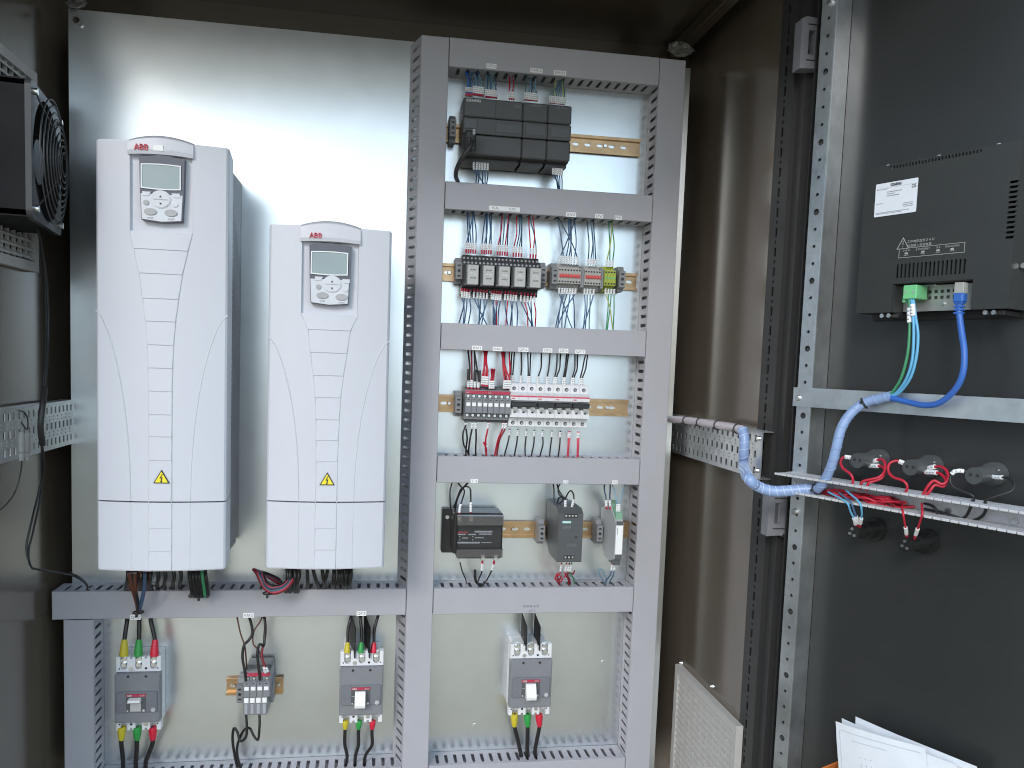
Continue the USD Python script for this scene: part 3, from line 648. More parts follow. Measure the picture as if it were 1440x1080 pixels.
yT = -.050
def terminal(name, label, x, w, mat, group, z=None):
    h0, h1 = at(800, 403, yT)[2], at(800, 373, yT)[2]; h0 -= .004; h1 += .004
    t = thing(name, label, 'terminal block', (x + w / 2, 0, h0), group)
    a, b = x + .0002, x + w - .0002
    obj('body', B().prism([(-.009, h0), (-.030, h0), (-.034, h0 + .009), (yT, h0 + .010), (yT, h1 - .010), (-.034, h1 - .009), (-.030, h1), (-.009, h1)], 'x', a, b), mat, t)
    bs = B()
    for z in (h0 + .0135, h1 - .0135): bs.cyl((x + w / 2, yT - .0003, z), (x + w / 2, yT + .001, z), w * .33, 8)
    obj('screw_holes', bs, BLACK, t)
    obj('marker_tag', B().box(a + .0006, b - .0006, yT - .0009, yT, h1 - .0105, h1 - .0102 + .0001), STICK, t)
    return t, h0, h1
t0x, t1x = px_x(785, 388, yT), px_x(817, 389, yT); tw = (t1x - t0x) / 8
tb, h0, h1 = terminal('terminal_block', 'grey terminal block, first of the eight in the left group', t0x, tw, TERM, 'grey terminal blocks in the second bay')
for k in range(1, 8): copy(tb, 'terminal_block', 'grey terminal block, %s of the eight in the left group' % ORD[k], (tw * k, 0, 0))
u0, u1 = px_x(822, 390, yT), px_x(845, 391, yT)
for k in range(6): copy(tb, 'terminal_block', 'grey terminal block, %s of the six in the middle group' % ORD[k], (u0 + k * (u1 - u0) / 6 - t0x, 0, -.001))
for lab, xa, xb in (('between the two groups of grey terminal blocks', t1x + .0003, u0 - .0003), ('between the grey terminals and the earth terminals', u1 + .0003, px_x(849.5, 391, yT) - .0003)):
    single('end_plate', B().prism([(-.009, h0 - .002), (-.046, h0 + .004), (-.046, h1 - .006), (-.009, h1)], 'x', xa, xb), CLAMPG, 'dark grey end plate ' + lab, 'end plate')
for lab, xa, n in (('left', t0x, 8), ('middle', u0, 6)):
    b = B(); b.box(xa + tw * .4, xa + tw * (n - .4), yT - .0030, yT - .0006, (h0 + h1) / 2 - .0022, (h0 + h1) / 2 + .0022, .0004)
    for k in range(n):
        for s_ in (-1, 1): b.prism([(xa + tw * (k + .25), (h0 + h1) / 2 + s_ * .002), (xa + tw * (k + .75), (h0 + h1) / 2 + s_ * .002), (xa + tw * (k + .5), (h0 + h1) / 2 + s_ * .0048)], 'y', yT - .0026, yT - .0008)
    single('jumper_bar', b, M('jumper_red', (.62, .06, .06), .4), 'red jumper bar across the %s group of grey terminal blocks' % lab, 'jumper bar')
p0, p1 = px_x(850, 391, yT), px_x(866, 392, yT)
pe, _, _ = terminal('earth_terminal', 'yellow green earth terminal, first from the left of four', p0, (p1 - p0) / 4, PEG, 'yellow green earth terminals')
obj('green_stripe', B().box(p0 + .0008, p0 + (p1 - p0) / 4 - .0008, yT - .0008, yT - .0002, (h0 + h1) / 2 - .0015, (h0 + h1) / 2 + .0015), GRNP, pe)
for k in range(1, 4): copy(pe, 'earth_terminal', 'yellow green earth terminal, %s from the left of four' % ORD[k], ((p1 - p0) / 4 * k, 0, 0))

# ------------------------------------------------------------------ contactors
def contactor(label, px0, py0, px1, py1, depth, group=None, low=False):
    x0, x1, z0, z1 = rect(px0, py0, px1, py1, -depth); w = x1 - x0; h = z1 - z0; y = -depth
    t = thing('contactor', label, 'contactor', ((x0 + x1) / 2, 0, z0), group)
    x0 += .0004; x1 -= .0004
    obj('body', B().prism([(-.009, z0), (y + .018, z0), (y + .016, z0 + h * .2), (y, z0 + h * .24), (y, z1 - h * .28), (y + .010, z1 - h * .26), (y + .010, z1), (-.009, z1)], 'x', x0, x1), MGREY, t)
    obj('red_band', B().box(x0 + .0005, x1 - .0005, y + .0085, y + .0105, z1 - h * .14, z1 - h * .03, .0004), REDC, t)
    obj('lettering', B().text('ABB', .0022, x0 + w * .04, y + .0084, z1 - h * .11), INKW, t)
    bs, bl, bm, bh = B(), B(), B(), B()
    for k in range(4):
        x = x0 + (k + .5) * (x1 - x0) / 4; r = (x1 - x0) / 4 * .30
        for z, yy in ((z1 - h * .21, y + .010), (z0 + h * .14, y + .0165)):
            bh.cyl((x, yy - .0006, z), (x, yy + .001, z), r * 1.2, 12); obj('terminal_screw', B().cyl((x, yy - .0012, z), (x, yy, z), r * .85, 10), STEEL, t, smooth=40)
        obj('marker_tag', B().box(x - r * 1.15, x + r * 1.15, y - .0008, y, z0 + h * .46, z0 + h * .58, .0003), STICK, t)
        bl.box(x - r * .5, x + r * .5, y - .0003, y + .0005, z0 + h * .66, z0 + h * .69)
        bl.box(x + (x1 - x0) / 8 - .0004, x + (x1 - x0) / 8 + .0004, y - .0003, y + .001, z0 + h * .25, z1 - h * .3) if k < 3 else None
    obj('screw_recesses', bh, BLACK, t, kind='stuff'); obj('grooves', bl, BLACK, t, kind='stuff')
    obj('base', B().box(x0 + .001, x1 - .001, y + .03, -.009, z0 - .006, z1 + .006, .0015), DKG, t)
    return t, x0, x1, z0, z1
contactor('grey four pole contactor with black wires, left of the pair in the third bay', 655, 548, 686, 591, .078, 'four pole contactors in the third bay')
contactor('grey four pole contactor with red wires, next to the white breakers', 686, 549, 718, 592, .078, 'four pole contactors in the third bay')

# ------------------------------------------------------------------ miniature circuit breakers: 3 + 2 + 2 + 2 poles
yM = -.074
m0, m1 = px_x(717.7, 570, yM), px_x(829.0, 572, yM); mw = (m1 - m0) / 9
mz0, mz1 = at(770, 601.5, -.058)[2], at(770, 540, -.058)[2]; mh = mz1 - mz0
zA, zB = mz0 + mh * .215, mz1 - mh * .27
k0 = 0
for n, w in ((3, 'three pole white circuit breaker, leftmost of the breaker row'), (2, 'two pole white circuit breaker just right of the three pole one'), (2, 'two pole white circuit breaker, second from the right end of the row'), (2, 'two pole white circuit breaker at the right end of the row')):
    xa = m0 + k0 * mw
    t = thing('circuit_breaker', w, 'circuit breaker', (xa + n * mw / 2, 0, mz0), 'white miniature circuit breakers in the third bay')
    for k in range(n):
        a, b = xa + k * mw + .0002, xa + (k + 1) * mw - .0002; xm = (a + b) / 2
        po = obj('pole', B().prism([(-.009, mz0), (-.056, mz0), (-.058, mz0 + .002), (-.058, zA), (yM, zA + .002), (yM, mz0 + mh * .42), (yM + .010, mz0 + mh * .45), (yM + .010, mz0 + mh * .60), (yM, mz0 + mh * .62), (yM, zB), (-.058, zB + .006), (-.058, mz1 - .002), (-.056, mz1), (-.009, mz1)], 'x', a, b), BRKW, t)
        for z in (mz0 + mh * .10, mz1 - mh * .12):
            obj('screw_recess', B().cyl((xm, -.0584, z), (xm, -.055, z), .0038, 12), M('recess_dark', (.05, .05, .05), .5), po)
            obj('terminal_screw', B().cyl((xm + .0006, -.0586, z - .0006), (xm + .0006, -.058, z - .0006), .0022, 8), HEAT, po)
        obj('toggle', B().prism([(yM + .009, mz0 + mh * .44), (yM - .007, mz0 + mh * .385), (yM - .009, mz0 + mh * .42), (yM + .009, mz0 + mh * .55)], 'x', a + .0045, b - .0045), LGREY, po)
        obj('window', B().box(xm - .0022, xm + .0022, yM - .0004, yM + .0008, mz0 + mh * .335, mz0 + mh * .365), BLACK, po)
    a, b = xa + .0006, xa + n * mw - .0006
    obj('toggle_bar', B().box(a, b, yM - .0055, yM + .0095, mz0 + mh * .475, mz0 + mh * .585, .0015), BLACK, t)
    obj('red_stripe', B().box(a, b, yM - .0004, yM + .0006, zB - mh * .035, zB - mh * .002), M('stripe_pink_red', (.60, .07, .13), .4), t)
    obj('lettering', B().text('ABB', .0026, a + .001, yM - .0005, zB - mh * .085), REDP, t)
    k0 += n

# ------------------------------------------------------------------ fourth bay: transformer, power supply, isolator
yX = -.095
x0, x1, z0, z1 = rect(641, 723, 707, 790, yX)
tr = thing('control_transformer', 'black control transformer with white print and clear terminal covers', 'transformer', ((x0 + x1) / 2, 0, z0))
w, h = x1 - x0, z1 - z0
obj('body', B().box(x0 + .004, x1 - .002, yX, -.012, z0 + .006, z1 - .004, .003).box(x0 - .002, x1 + .001, yX + .02, -.014, z0 + h * .12, z1 - h * .02, .002), BLACK, tr)
f0, f1, g0, g1 = rect(622, 715, 693, 777, -.012)
obj('mounting_bracket', B().prism(Polygon([(f0, g0), (f1, g0), (f1, g1), (f0, g1)]).buffer(-.004).buffer(.004), 'y', -.012, -.006).box(f0 + .01, f1 - .01, -.0062, -.001, g0 + .02, g1 - .02), BLACK, tr)
for px, py in ((629, 727), (688, 719)):
    p = at(px, py, -.0125); obj('screw', B().cyl((p[0], -.0122, p[2]), (p[0], -.0155, p[2]), .004, 10), STEEL, tr, smooth=40)
for nm, za, zb_ in (('upper', z1 - h * .20, z1 - h * .01), ('lower', z0 + h * .13, z0 + h * .30)):
    obj('terminal_bar', B().box(x0 + .004, x1 - .004, yX - .005, yX + .002, za, zb_), BLACK, tr)
    obj('terminal_cover', B().box(x0 + .002, x1 - .003, yX - .0165, yX - .0145, za, zb_, .0006).box(x0 + .002, x1 - .003, yX - .0144, yX - .004, zb_ - .0012, zb_), SMOKE, tr)
for px, py in ((646, 729), (662.5, 729), (679, 784), (697, 784)):
    p = at(px, py, yX - .006); obj('terminal_screw', B().box(p[0] - .004, p[0] + .004, yX - .0068, yX - .0046, p[2] - .006, p[2] + .006, .0006).cyl((p[0], -.1025, p[2]), (p[0], -.1055, p[2]), .0028, 10), STEEL, tr)
# the printed lines of the front
b, c = B(), B(); rng = random.Random(5)
for (px, py, ln, hh, red) in ((644, 748.5, 14, 2.6, 1), (667.5, 747.5, 25, 2.6, 0), (644, 751.5, 11, 1.8, 0), (658.5, 751.5, 11, 1.8, 0), (673.5, 751, 18, 1.8, 0), (650, 756.5, 8, 1.5, 0), (668, 756, 12, 1.5, 0), (643.5, 763, 31, 2.4, 0), (677, 763, 14, 1.2, 0), (646, 754.5, 1.5, 1.5, 0), (664, 754.5, 1.5, 1.5, 0), (646, 759, 1.5, 1.2, 0), (664, 759, 1.5, 1.5, 0)):
    p = at(px, py, yX); k = (at(px + 1, py, yX)[0] - p[0]); x = p[0]; e = p[0] + ln * k
    while x < e - .2 * k:
        s_ = k * rng.uniform(.5, 1.1); (b if red else c).box(x, min(x + s_, e), yX - .0003, yX + .0004, p[2] - hh * k * .5, p[2] + hh * k * .5 * rng.uniform(.7, 1)); x += s_ + k * .35
obj('red_print', b, M('print_dim_red', (.28, .03, .05), .5), tr); obj('white_print', c, M('print_dim_white', (.32, .33, .36), .5), tr)

yS = -.118
x0, x1, z0, z1 = rect(787, 716, 817.5, 790.5, yS); h = z1 - z0; x0 = x0 - .001
ps = thing('power_supply', 'dark grey power supply with a teal maker name on its front', 'power supply', ((x0 + x1) / 2, 0, z0))
obj('housing', B().prism(Polygon([(-.010, z0 + h * .26), (-.040, z0 + .004), (-.055, z0), (yS, z0), (yS, z1 - .009), (yS + .016, z1), (-.010, z1)]).buffer(-.0012).buffer(.0012), 'x', x0, x1), M('power_supply_grey', (.075, .08, .085), .42), ps)
b = B()
for k in range(9): b.box(x0 + .004 + k * (x1 - x0 - .008) / 8.6, x0 + .0055 + k * (x1 - x0 - .008) / 8.6, -.09, -.03, z1 - .0004, z1 + .0003)
obj('vent_slots', b, BLACK, ps)
a0, a1, b0, b1 = rect(794, 722.5, 812, 728, yS); bb = obj('terminal_strip', B().box(a0, a1, yS - .0006, yS + .001, b0, b1), BLACK, ps)
for k in range(4): obj('terminal_screw', B().cyl((a0 + (k + .5) * (a1 - a0) / 4, yS - .0016, (b0 + b1) / 2), (a0 + (k + .5) * (a1 - a0) / 4, yS, (b0 + b1) / 2), .0019, 10), STEEL, bb, smooth=40)
a0, a1, b0, b1 = rect(792.5, 781, 807.5, 786, yS); bb = obj('terminal_strip', B().box(a0, a1, yS - .0006, yS + .001, b0, b1), BLACK, ps)
for k in range(3): obj('terminal_screw', B().cyl((a0 + (k + .5) * (a1 - a0) / 3, yS - .0016, (b0 + b1) / 2), (a0 + (k + .5) * (a1 - a0) / 3, yS, (b0 + b1) / 2), .0019, 10), STEEL, bb, smooth=40)
a0, a1, b0, b1 = rect(791, 732.5, 803, 736, yS); tp = obj('name_plate', B().box(a0, a1, yS - .0004, yS + .0005, b0, b1), TEALP, ps)
obj('lettering', B().text('SIEMENS', (b1 - b0) * .62, a0, yS - .0005, b0 + (b1 - b0) * .2, True, (a1 - a0) * .96), STICK, tp)
p = at(791.5, 743, yS); obj('lettering', B().text('SITOP', .0038, p[0], yS - .0001, p[2]), INKG, ps)
p = at(797.5, 766, yS); obj('lettering', B().text('INPUT AC 120/230V', .0018, p[0], yS - .0001, p[2], width=.020).text('OUTPUT DC 24V', .0018, p[0], yS - .0001, p[2] - .0035, width=.018), INKG, ps)
p = at(810, 755.5, yS); obj('status_lamp', B().cyl((p[0], yS - .0008, p[2]), (p[0], yS + .001, p[2]), .0022, 10), INK, ps)

yI = -.115
x0, x1, z0, z1 = rect(866.5, 727, 874.5, 789, yI); h = z1 - z0
io = thing('signal_isolator', 'slim light grey signal isolator with green terminals near the duct', 'isolator', ((x0 + x1) / 2, 0, z0))
prof = Polygon([(-.009, z0 + h * .22), (-.050, z0 - .006), (-.085, z0 - .006), (yI, z0 + .004), (yI, z1 - .012), (-.075, z1 + .016), (-.055, z1 + .018), (-.009, z1 - .002)])
obj('housing', B().prism(prof.buffer(-.001).buffer(.001), 'x', x0, x1), M('isolator_grey', (.40, .41, .42), .45), io)
obj('upper_terminal', B().prism([(-.080, z1 + .004), (-.107, z1 - .008), (-.107, z1 + .006), (-.080, z1 + .020), (-.058, z1 + .024), (-.058, z1 + .016)], 'x', x0 + .0016, x1 - .0012), M('isolator_terminal_green', (.20, .36, .25), .45), io)
obj('lower_terminal', B().box(x0 + .0005, x1 - .0005, -.108, -.075, z0 - .010, z0 + .002, .0008), DKG, io)
obj('front_label', B().box(x0 + .0012, x1 - .0012, yI - .0008, yI + .0005, z0 + h * .16, z0 + h * .80), STICK, io)
obj('status_window', B().box(x0 + .001, x1 - .001, yI - .0008, yI + .0005, z0 + h * .82, z0 + h * .90).box(x0 + .001, x1 - .001, yI - .0008, yI + .0005, z0 + h * .05, z0 + h * .14), DKG, io)
obj('print_line', B().box(x0 + .003, x0 + .0042, yI - .001, yI - .0009, z0 + h * .6, z0 + h * .76), INKG, io)

# ------------------------------------------------------------------ moulded case circuit breakers
def mccb(label, px0, py0, px1, py1, lever, barriers=()):
    y = -.070; x0, x1, z0, z1 = rect(px0, py0, px1, py1, y); w, h = x1 - x0, z1 - z0
    t = thing('moulded_case_breaker', label, 'breaker', ((x0 + x1) / 2, 0, z0), 'grey moulded case breakers low on the plate')
    zt, zl = z1 - h * .20, z0 + h * .125; pw = w / 3; yt = y + .010
    b = B().box(x0 + .005, x1 - .006, -.045, -.001, z0 + .003, z1 - .002, .0015).box(x0 + .003, x1 - .004, y + .012, -.0445, zl, zt)
    base = obj('base', b, BRKW, t)
    for za, zb_, sgn in ((zt, z1, 1), (z0, zl, -1)):
        sh = Polygon([(x0, za), (x1, za), (x1, zb_), (x0, zb_)]); hs = []
        for k in range(3):
            xm = x0 + (k + .5) * pw; c = (zb_ - .001, za + (zb_ - za) * .36) if sgn > 0 else (za + .001, zb_ - (zb_ - za) * .22)
            lo, hi = min(c), max(c); cut = sbox(xm - pw * .23, lo, xm + pw * .23, hi + .01 if sgn > 0 else hi).union(Point(xm, lo if sgn > 0 else hi).buffer(pw * .23, 5))
            if sgn < 0: cut = cut.union(sbox(xm - pw * .23, lo - .01, xm + pw * .23, hi))
            sh = sh.difference(cut)
        for k in (1, 2): sh = sh.difference(sbox(x0 + k * pw - pw * .09, zb_ - .004 if sgn > 0 else za - .001, x0 + k * pw + pw * .09, zb_ + .001 if sgn > 0 else za + .004))
        obj('terminal_shroud', B().prism(sh, 'y', yt, -.0455), BRKW, t)
        for k in range(3):
            xm = x0 + (k + .5) * pw; zz = (za + zb_) / 2 + sgn * .002
            if sgn > 0:
                tm = obj('terminal_lug', B().box(xm - pw * .21, xm + pw * .21, -.050, -.0458, zz - .012, zz + .010), STEEL, t)
                obj('terminal_bolt', B().cyl((xm, yt - .002, zz - .003), (xm, -.05, zz - .003), pw * .17, 12).cyl((xm, yt + .003, zz + .004), (xm, -.05, zz + .004), pw * .22, 12), STEEL, tm, smooth=40)
        bs = B()
        for k, m_ in ((1, sgn > 0), (2, sgn < 0)):
            if m_: bs.cyl((x0 + k * pw, yt - .0016, zt + .006 if sgn > 0 else zl - .006), (x0 + k * pw, yt, zt + .006 if sgn > 0 else zl - .006), .004, 12)
        if bs.v: obj('fixing_screw', bs, STEEL, t, smooth=40)
        bs = B()
        for k in range(4):
            xx = x0 + (.07, .333, .667, .93)[k] * w; zz = (zt + .006 if sgn > 0 else zl - .006)
            if not ((k == 1 and sgn > 0) or (k == 2 and sgn < 0)): bs.cyl((xx, yt - .0003, zz), (xx, yt + .001, zz), .0014 if k in (0, 3) else .0024, 8)
        obj('pin_hole', bs, BLACK, t)
    cov = obj('cover', B().box(x0 - .0004, x1 + .0004, y, -.050, zl + .0008, zt - .0008, .0016), MGREY, t)
    bs = B()
    for k in (.30, .70): bs.cyl((x0 + k * w, y - .0004, zt - h * .04), (x0 + k * w, y + .001, zt - h * .04), .0026, 10)
    obj('cover_hole', bs, BLACK, cov)
    f0, f1, g0, g1 = x0 + w * .04, x1 - w * .04, z0 + h * .28, z0 + h * .56
    fp = obj('front_panel', B().box(f0, f1, y - .0035, y - .0002, g0, g1, .001), M('breaker_panel_grey', (.165, .17, .19), .4), t)
    n0, n1 = x0 + w * .27, x0 + w * .71; top = z0 + h * .535
    lp = obj('name_plate', B().box(n0, n1, y - .0042, y - .0032, g0 + .003, top), DKG, t)
    obj('red_strip', B().box(n0, n1, y - .0047, y - .0043, top - h * .036, top), REDC, lp)
    obj('lettering', B().text('ABB', h * .022, n0 + w * .02, y - .0048, top - h * .03, True).text('A1N', h * .02, n1 - w * .13, y - .0048, top - h * .03), INKW, lp)
    obj('marks', B().box(n0 + w * .015, n0 + w * .08, y - .0045, y - .0043, g0 + h * .13, g0 + h * .135).cyl((n0 + w * .03, y - .0046, g0 + h * .03), (n0 + w * .03, y - .0043, g0 + h * .03), .0015, 8).cyl((n1 - w * .05, y - .0046, g0 + h * .03), (n1 - w * .05, y - .0043, g0 + h * .03), .0024, 8), INKW, lp)
    obj('seal_cap', B().cyl((x0 + w * .87, y - .0045, g0 + h * .035), (x0 + w * .87, y - .003, g0 + h * .035), .0042, 14), LGREY, fp, smooth=30)
    obj('rating_print', B().text('125A', h * .014, f0 + w * .05, y - .0036, g0 + h * .13).text('Ics=75%', h * .011, f0 + w * .05, y - .0036, g0 + h * .10), INKG, fp)
    lx0, lx1 = x0 + w * .36, x0 + w * .60; lt, lb = top - h * .05, g0 + h * .02
    if lever == 'up':
        hd = obj('handle_frame', B().box(lx0, lx1, y - .0046, y - .0042, lb, lt), LGREY, t)
        obj('handle', B().prism([(y - .004, lt - h * .055), (y - .016, lt - h * .035), (y - .016, lt - h * .005), (y - .004, lt)], 'x', lx0 - .0015, lx1 + .0005), STICK, hd)
    else:
        hd = obj('handle_frame', B().box(lx0, lx1, y - .0046, y - .0042, lb, lt), LGREY, t)
        obj('handle', B().prism([(y - .0045, lb), (y - .020, lb - h * .01), (y - .022, lb + h * .03), (y - .010, lt), (y - .0045, lt)], 'x', lx0, lx1), STICK, hd)
    for (q0, q1, q2, lean) in barriers:
        p = at(q0, q1, -.05); z_top = at(q0, q2, -.05)[2]
        bb_ = B().prism([(-.046, z1 - .012), (-.068, z1 - .012), (-.068, z_top - .004), (-.006, z_top + .006), (-.006, z1 - .004), (-.044, z1 - .004)], 'x', p[0] - .0007, p[0] + .0007)
        bb_.v = [v + np.stack([lean * (-v[:, 1] - .05), 0 * v[:, 0], 0 * v[:, 0]], 1) for v in bb_.v]
        obj('phase_barrier', bb_, M('barrier_black', (.010, .010, .010), .55, extra={'specular_ior_level': .2}), t)
    return t, x0, x1, z0, z1
mA = mccb('grey moulded case breaker at the lower left with its white lever up', 161, 927, 224, 1029, 'up')
mB_ = mccb('grey moulded case breaker left of the middle duct with its white lever down', 478.5, 919, 537, 1018, 'down', [(497, 918, 876, .20), (517.5, 918, 876, .20)])
mC = mccb('grey moulded case breaker right of the middle duct with two tall black barriers', 719.5, 908.5, 773.5, 1007, 'down', [(738, 905, 875, 0), (756.5, 905, 875, 0)])
contactor('small grey contactor on the short rail low on the plate', 342, 948, 379, 990, .078)
a0, a1, b0, b1 = rect(342, 981, 376, 1005, -.075)
ac = thing('auxiliary_contact', 'grey auxiliary contact block with four white tags under the low contactor', 'contact block', ((a0 + a1) / 2, 0, b0))
obj('body', B().box(a0, a1, -.075, -.02, b0, b1, .0015), MGREY, ac)
for k in range(4):
    x = a0 + (k + .5) * (a1 - a0) / 4
    obj('tag', B().box(x - .0042, x + .0042, -.0758, -.0748, b1 - .011, b1 - .001, .0003), STICK, ac)
    obj('plunger', B().box(x - .003, x + .003, -.0765, -.0748, b0 + .003, b1 - .013, .0005), HEAT, ac)

# ------------------------------------------------------------------ wires
def wire(pts, col, r, label, group=None, mark=None, ferrule=None, F=W, name='wire', cat='wire', boot=None, raw=False):
    """pts: points of the frame F. mark: (from, to) metres from the start along the wire; ferrule: (colour, from, to)."""
    c = spline(pts, 4); L = np.concatenate([[0], np.cumsum(np.linalg.norm(np.diff(c, axis=0), axis=1))])
    def part(a, b, n=4): return np.stack([np.interp(np.linspace(a, b, n), L, c[:, k]) for k in range(3)], 1)
    if mark is None and ferrule is None and boot is None:
        return single(name, B().tube(c, r, 6), WM(col), label, cat, group, F=F, smooth=70)
    t = thing(name, label, cat, c[0], group, F=F)
    obj('insulation', B().tube(c, r, 6), WM(col), t, smooth=70)
    for mk in ([mark] if mark and not isinstance(mark[0], tuple) else mark or []):
        b = B(); p = part(*mk); b.tube(p, r * 1.75, 7); mo = obj('marker', b, MARK, t, smooth=60)
        n = 3; q = part(mk[0] + (mk[1] - mk[0]) * .22, mk[0] + (mk[1] - mk[0]) * .78, n)
        bb = B()
        for z in q: bb.box(z[0] - r * .8, z[0] + r * .8, z[1] - r * 1.8, z[1] - r * 1.68, z[2] - r * .35, z[2] + r * .35)
        obj('print', bb, INKG, mo)
    if ferrule: obj('ferrule', B().tube(part(ferrule[1], ferrule[2]), r * 1.45, 7), FER[ferrule[0]], t, smooth=60)
    if boot:
        p = part(0, boot[1], 6); obj('boot', B().tube(p, np.array([1.75, 1.9, 1.75, 1.6, 1.4, 1.15]) * r, 10), BOOT[boot[0]], t, smooth=60)
    return t
rngw = random.Random(3)
def bundle(n, cols, dev, duct_, zduct, what, yd=-.055, ye=-.034, r=.00125, mk=(.004, .015), fer=('red', 0, .005), bow=.0, jit=1.0, group=None):
    """n wires from the device edge (dev: px0, py0, px1, py1) to the duct (duct_: px0, px1 at about the pixel row py)."""
    names = {}
    cs = [cols[k % len(cols)] for k in range(n)]
    for k in range(n):
        u = (k + .5) / n; a = at(dev[0] + (dev[2] - dev[0]) * u, dev[1] + (dev[3] - dev[1]) * u, yd)
        ex = at(duct_[0] + (duct_[1] - duct_[0]) * ((u + rngw.uniform(-.25, .25) * jit) % 1 if n > 1 else .5), duct_[2], ye)[0]
        e = np.array([ex, ye, zduct]); s_ = 1 if e[2] > a[2] else -1; q = rngw.uniform(-1, 1)
        a1 = a + [q * .0006, 0, s_ * (mk[1] if mk else .01) * .95]; d = e - a1
        m1 = a1 + d * .35 + [bow * rngw.uniform(.4, 1.2) + q * .0022 * jit, -.004 - .004 * abs(q), 0]
        m2 = a1 + d * .72 + [bow * .6 + q * .0014 * jit, -.002, 0]
        c = cs[k]; names[c] = names.get(c, 0) + 1; tot = cs.count(c)
        lab = ('%s %s wire from the left' % (ORD[names[c] - 1], c) if tot > 1 else 'single %s wire' % c) + ' ' + what
        wire([a, a1, m1, m2, e], c, r, lab, group, mark=mk, ferrule=fer)
zd = {k: HZ[k][0] + .004 for k in HZ}; zu = {k: HZ[k][1] - .004 for k in HZ}
G1 = 'control wires of the controller row'
bundle(5, ['blue', 'bright blue', 'dark blue'], (655, 135, 664, 136), (653, 665, 100), zd[1], 'above the left end of the controller', r=.0016, mk=(.008, .016), group=G1)
bundle(6, ['blue', 'pale blue', 'teal'], (665, 134, 680, 136), (662, 676, 102), zd[1], 'above the controller name', mk=(.004, .017), group=G1)
bundle(7, ['pale blue', 'dark blue', 'teal', 'blue'], (682, 137, 699, 139), (679, 698, 104), zd[1], 'above the middle of the controller', mk=(.003, .015), group=G1)
bundle(3, ['red', 'red', 'pale blue'], (715, 140, 724, 141), (715, 723, 107), zd[1], 'beside the red pair above the controller', mk=(.003, .015), group=G1)
bundle(7, ['teal', 'pale blue', 'teal', 'dark blue'], (737, 141, 756, 143), (738, 755, 109), zd[1], 'above the middle extension module', mk=(.002, .015), group=G1)
bundle(8, ['teal', 'blue', 'yellow green', 'teal'], (772, 145, 795, 148), (775, 793, 113), zd[1], 'above the right extension module', mk=(.001, .014), group=G1)
bundle(6, ['blue', 'dark blue'], (665, 222, 688, 223), (662, 687, 262), zu[2], 'hanging under the controller', yd=-.06, fer=('red', 0, .007), mk=(.007, .022), group=G1)
bundle(5, ['blue', 'dark blue', 'teal'], (777, 231, 792, 233), (777, 794, 268), zu[2], 'hanging under the right extension module', yd=-.06, fer=('red', 0, .006), mk=(.006, .019), group=G1)
G2 = 'control wires of the relay bay'
for k, (q, d, c) in enumerate((((654, 356, 670, 357), (654, 668, 306), ['blue', 'dark blue', 'blue']), ((676, 357, 692, 358), (679, 695, 307), ['dark blue', 'blue']), ((698, 359, 715, 360), (703, 722, 309), ['red', 'dark blue', 'teal']), ((720, 361, 735, 362), (722, 735, 310), ['red', 'dark blue', 'teal', 'dark blue']), ((744, 363, 755, 364), (743, 758, 312), ['red', 'red', 'teal', 'teal']))):
    bundle((5, 5, 5, 4, 3)[k], c, q, d, zd[2], 'into the top of the %s relay' % ORD[k], yd=-.046, fer=('red', 0, .008), mk=(.008, .020), group=G2)
for k, (q, d, c) in enumerate((((648, 405, 662, 407), (644, 661, 458), ['blue', 'dark blue', 'blue']), ((665, 406, 687, 408), (668, 687, 459), ['blue', 'blue', 'dark blue']), ((690, 408, 706, 410), (692, 706, 460), ['blue', 'dark blue', 'red']), ((709, 409, 728, 411), (708, 728, 461), ['blue', 'red', 'dark blue', 'dark blue']), ((731, 411, 754, 413), (734, 756, 462), ['dark blue', 'red', 'blue']))):
    bundle((4, 5, 5, 5, 5)[k], c, q, d, zu[3], 'out of the bottom of the %s relay' % ORD[k], yd=-.048, fer=('red', 0, .006), mk=(.006, .018), jit=1.5, group=G2)
bundle(7, ['dark blue', 'blue', 'blue'], (786, 371, 813, 373), (784, 811, 314), zd[2], 'above the left group of grey terminals', yd=-.040, mk=(.001, .016), fer=None, group=G2)
bundle(7, ['blue', 'dark blue'], (785, 404, 811, 405), (780, 810, 463), zu[3], 'below the left group of grey terminals', yd=-.040, mk=(.001, .013), fer=None, bow=-.003, group=G2)
bundle(4, ['dark blue', 'blue', 'pale blue'], (825, 373, 839, 374), (823, 838, 316), zd[2], 'above the middle group of grey terminals', yd=-.040, mk=(.001, .013), fer=None, group=G2)
bundle(4, ['blue', 'blue', 'teal'], (820, 405, 837, 406), (816, 838, 463), zu[3], 'below the middle group of grey terminals', yd=-.040, mk=(.001, .013), fer=None, group=G2)
bundle(3, ['yellow green', 'green', 'green'], (851, 374, 863, 375), (847, 861, 318), zd[2], 'above the earth terminals', yd=-.040, mk=(.001, .012), fer=None, group=G2)
bundle(4, ['yellow green', 'green', 'green', 'green'], (850, 405, 866, 406), (845, 864, 464), zu[3], 'below the earth terminals', yd=-.040, mk=(.001, .012), fer=None, group=G2)
G3 = 'wires of the breaker bay'
bundle(4, ['black', 'dark red', 'black'], (656, 547, 675, 548), (653, 674, 497), zd[3], 'into the left contactor', r=.0017, mk=(.004, .018), yd=-.056, group=G3)
for k, (px, py) in enumerate(((659, 526), (668, 527), (674, 528))):
    p = at(px, py, -.06); single('heat_shrink', B().tube([p + [0, 0, .010], p, p - [0, 0, .012]], .0030, 8), BLACK, '%s black heat shrink sleeve on the wires above the left contactor' % ORD[k], 'sleeve', 'heat shrink sleeves', smooth=50)
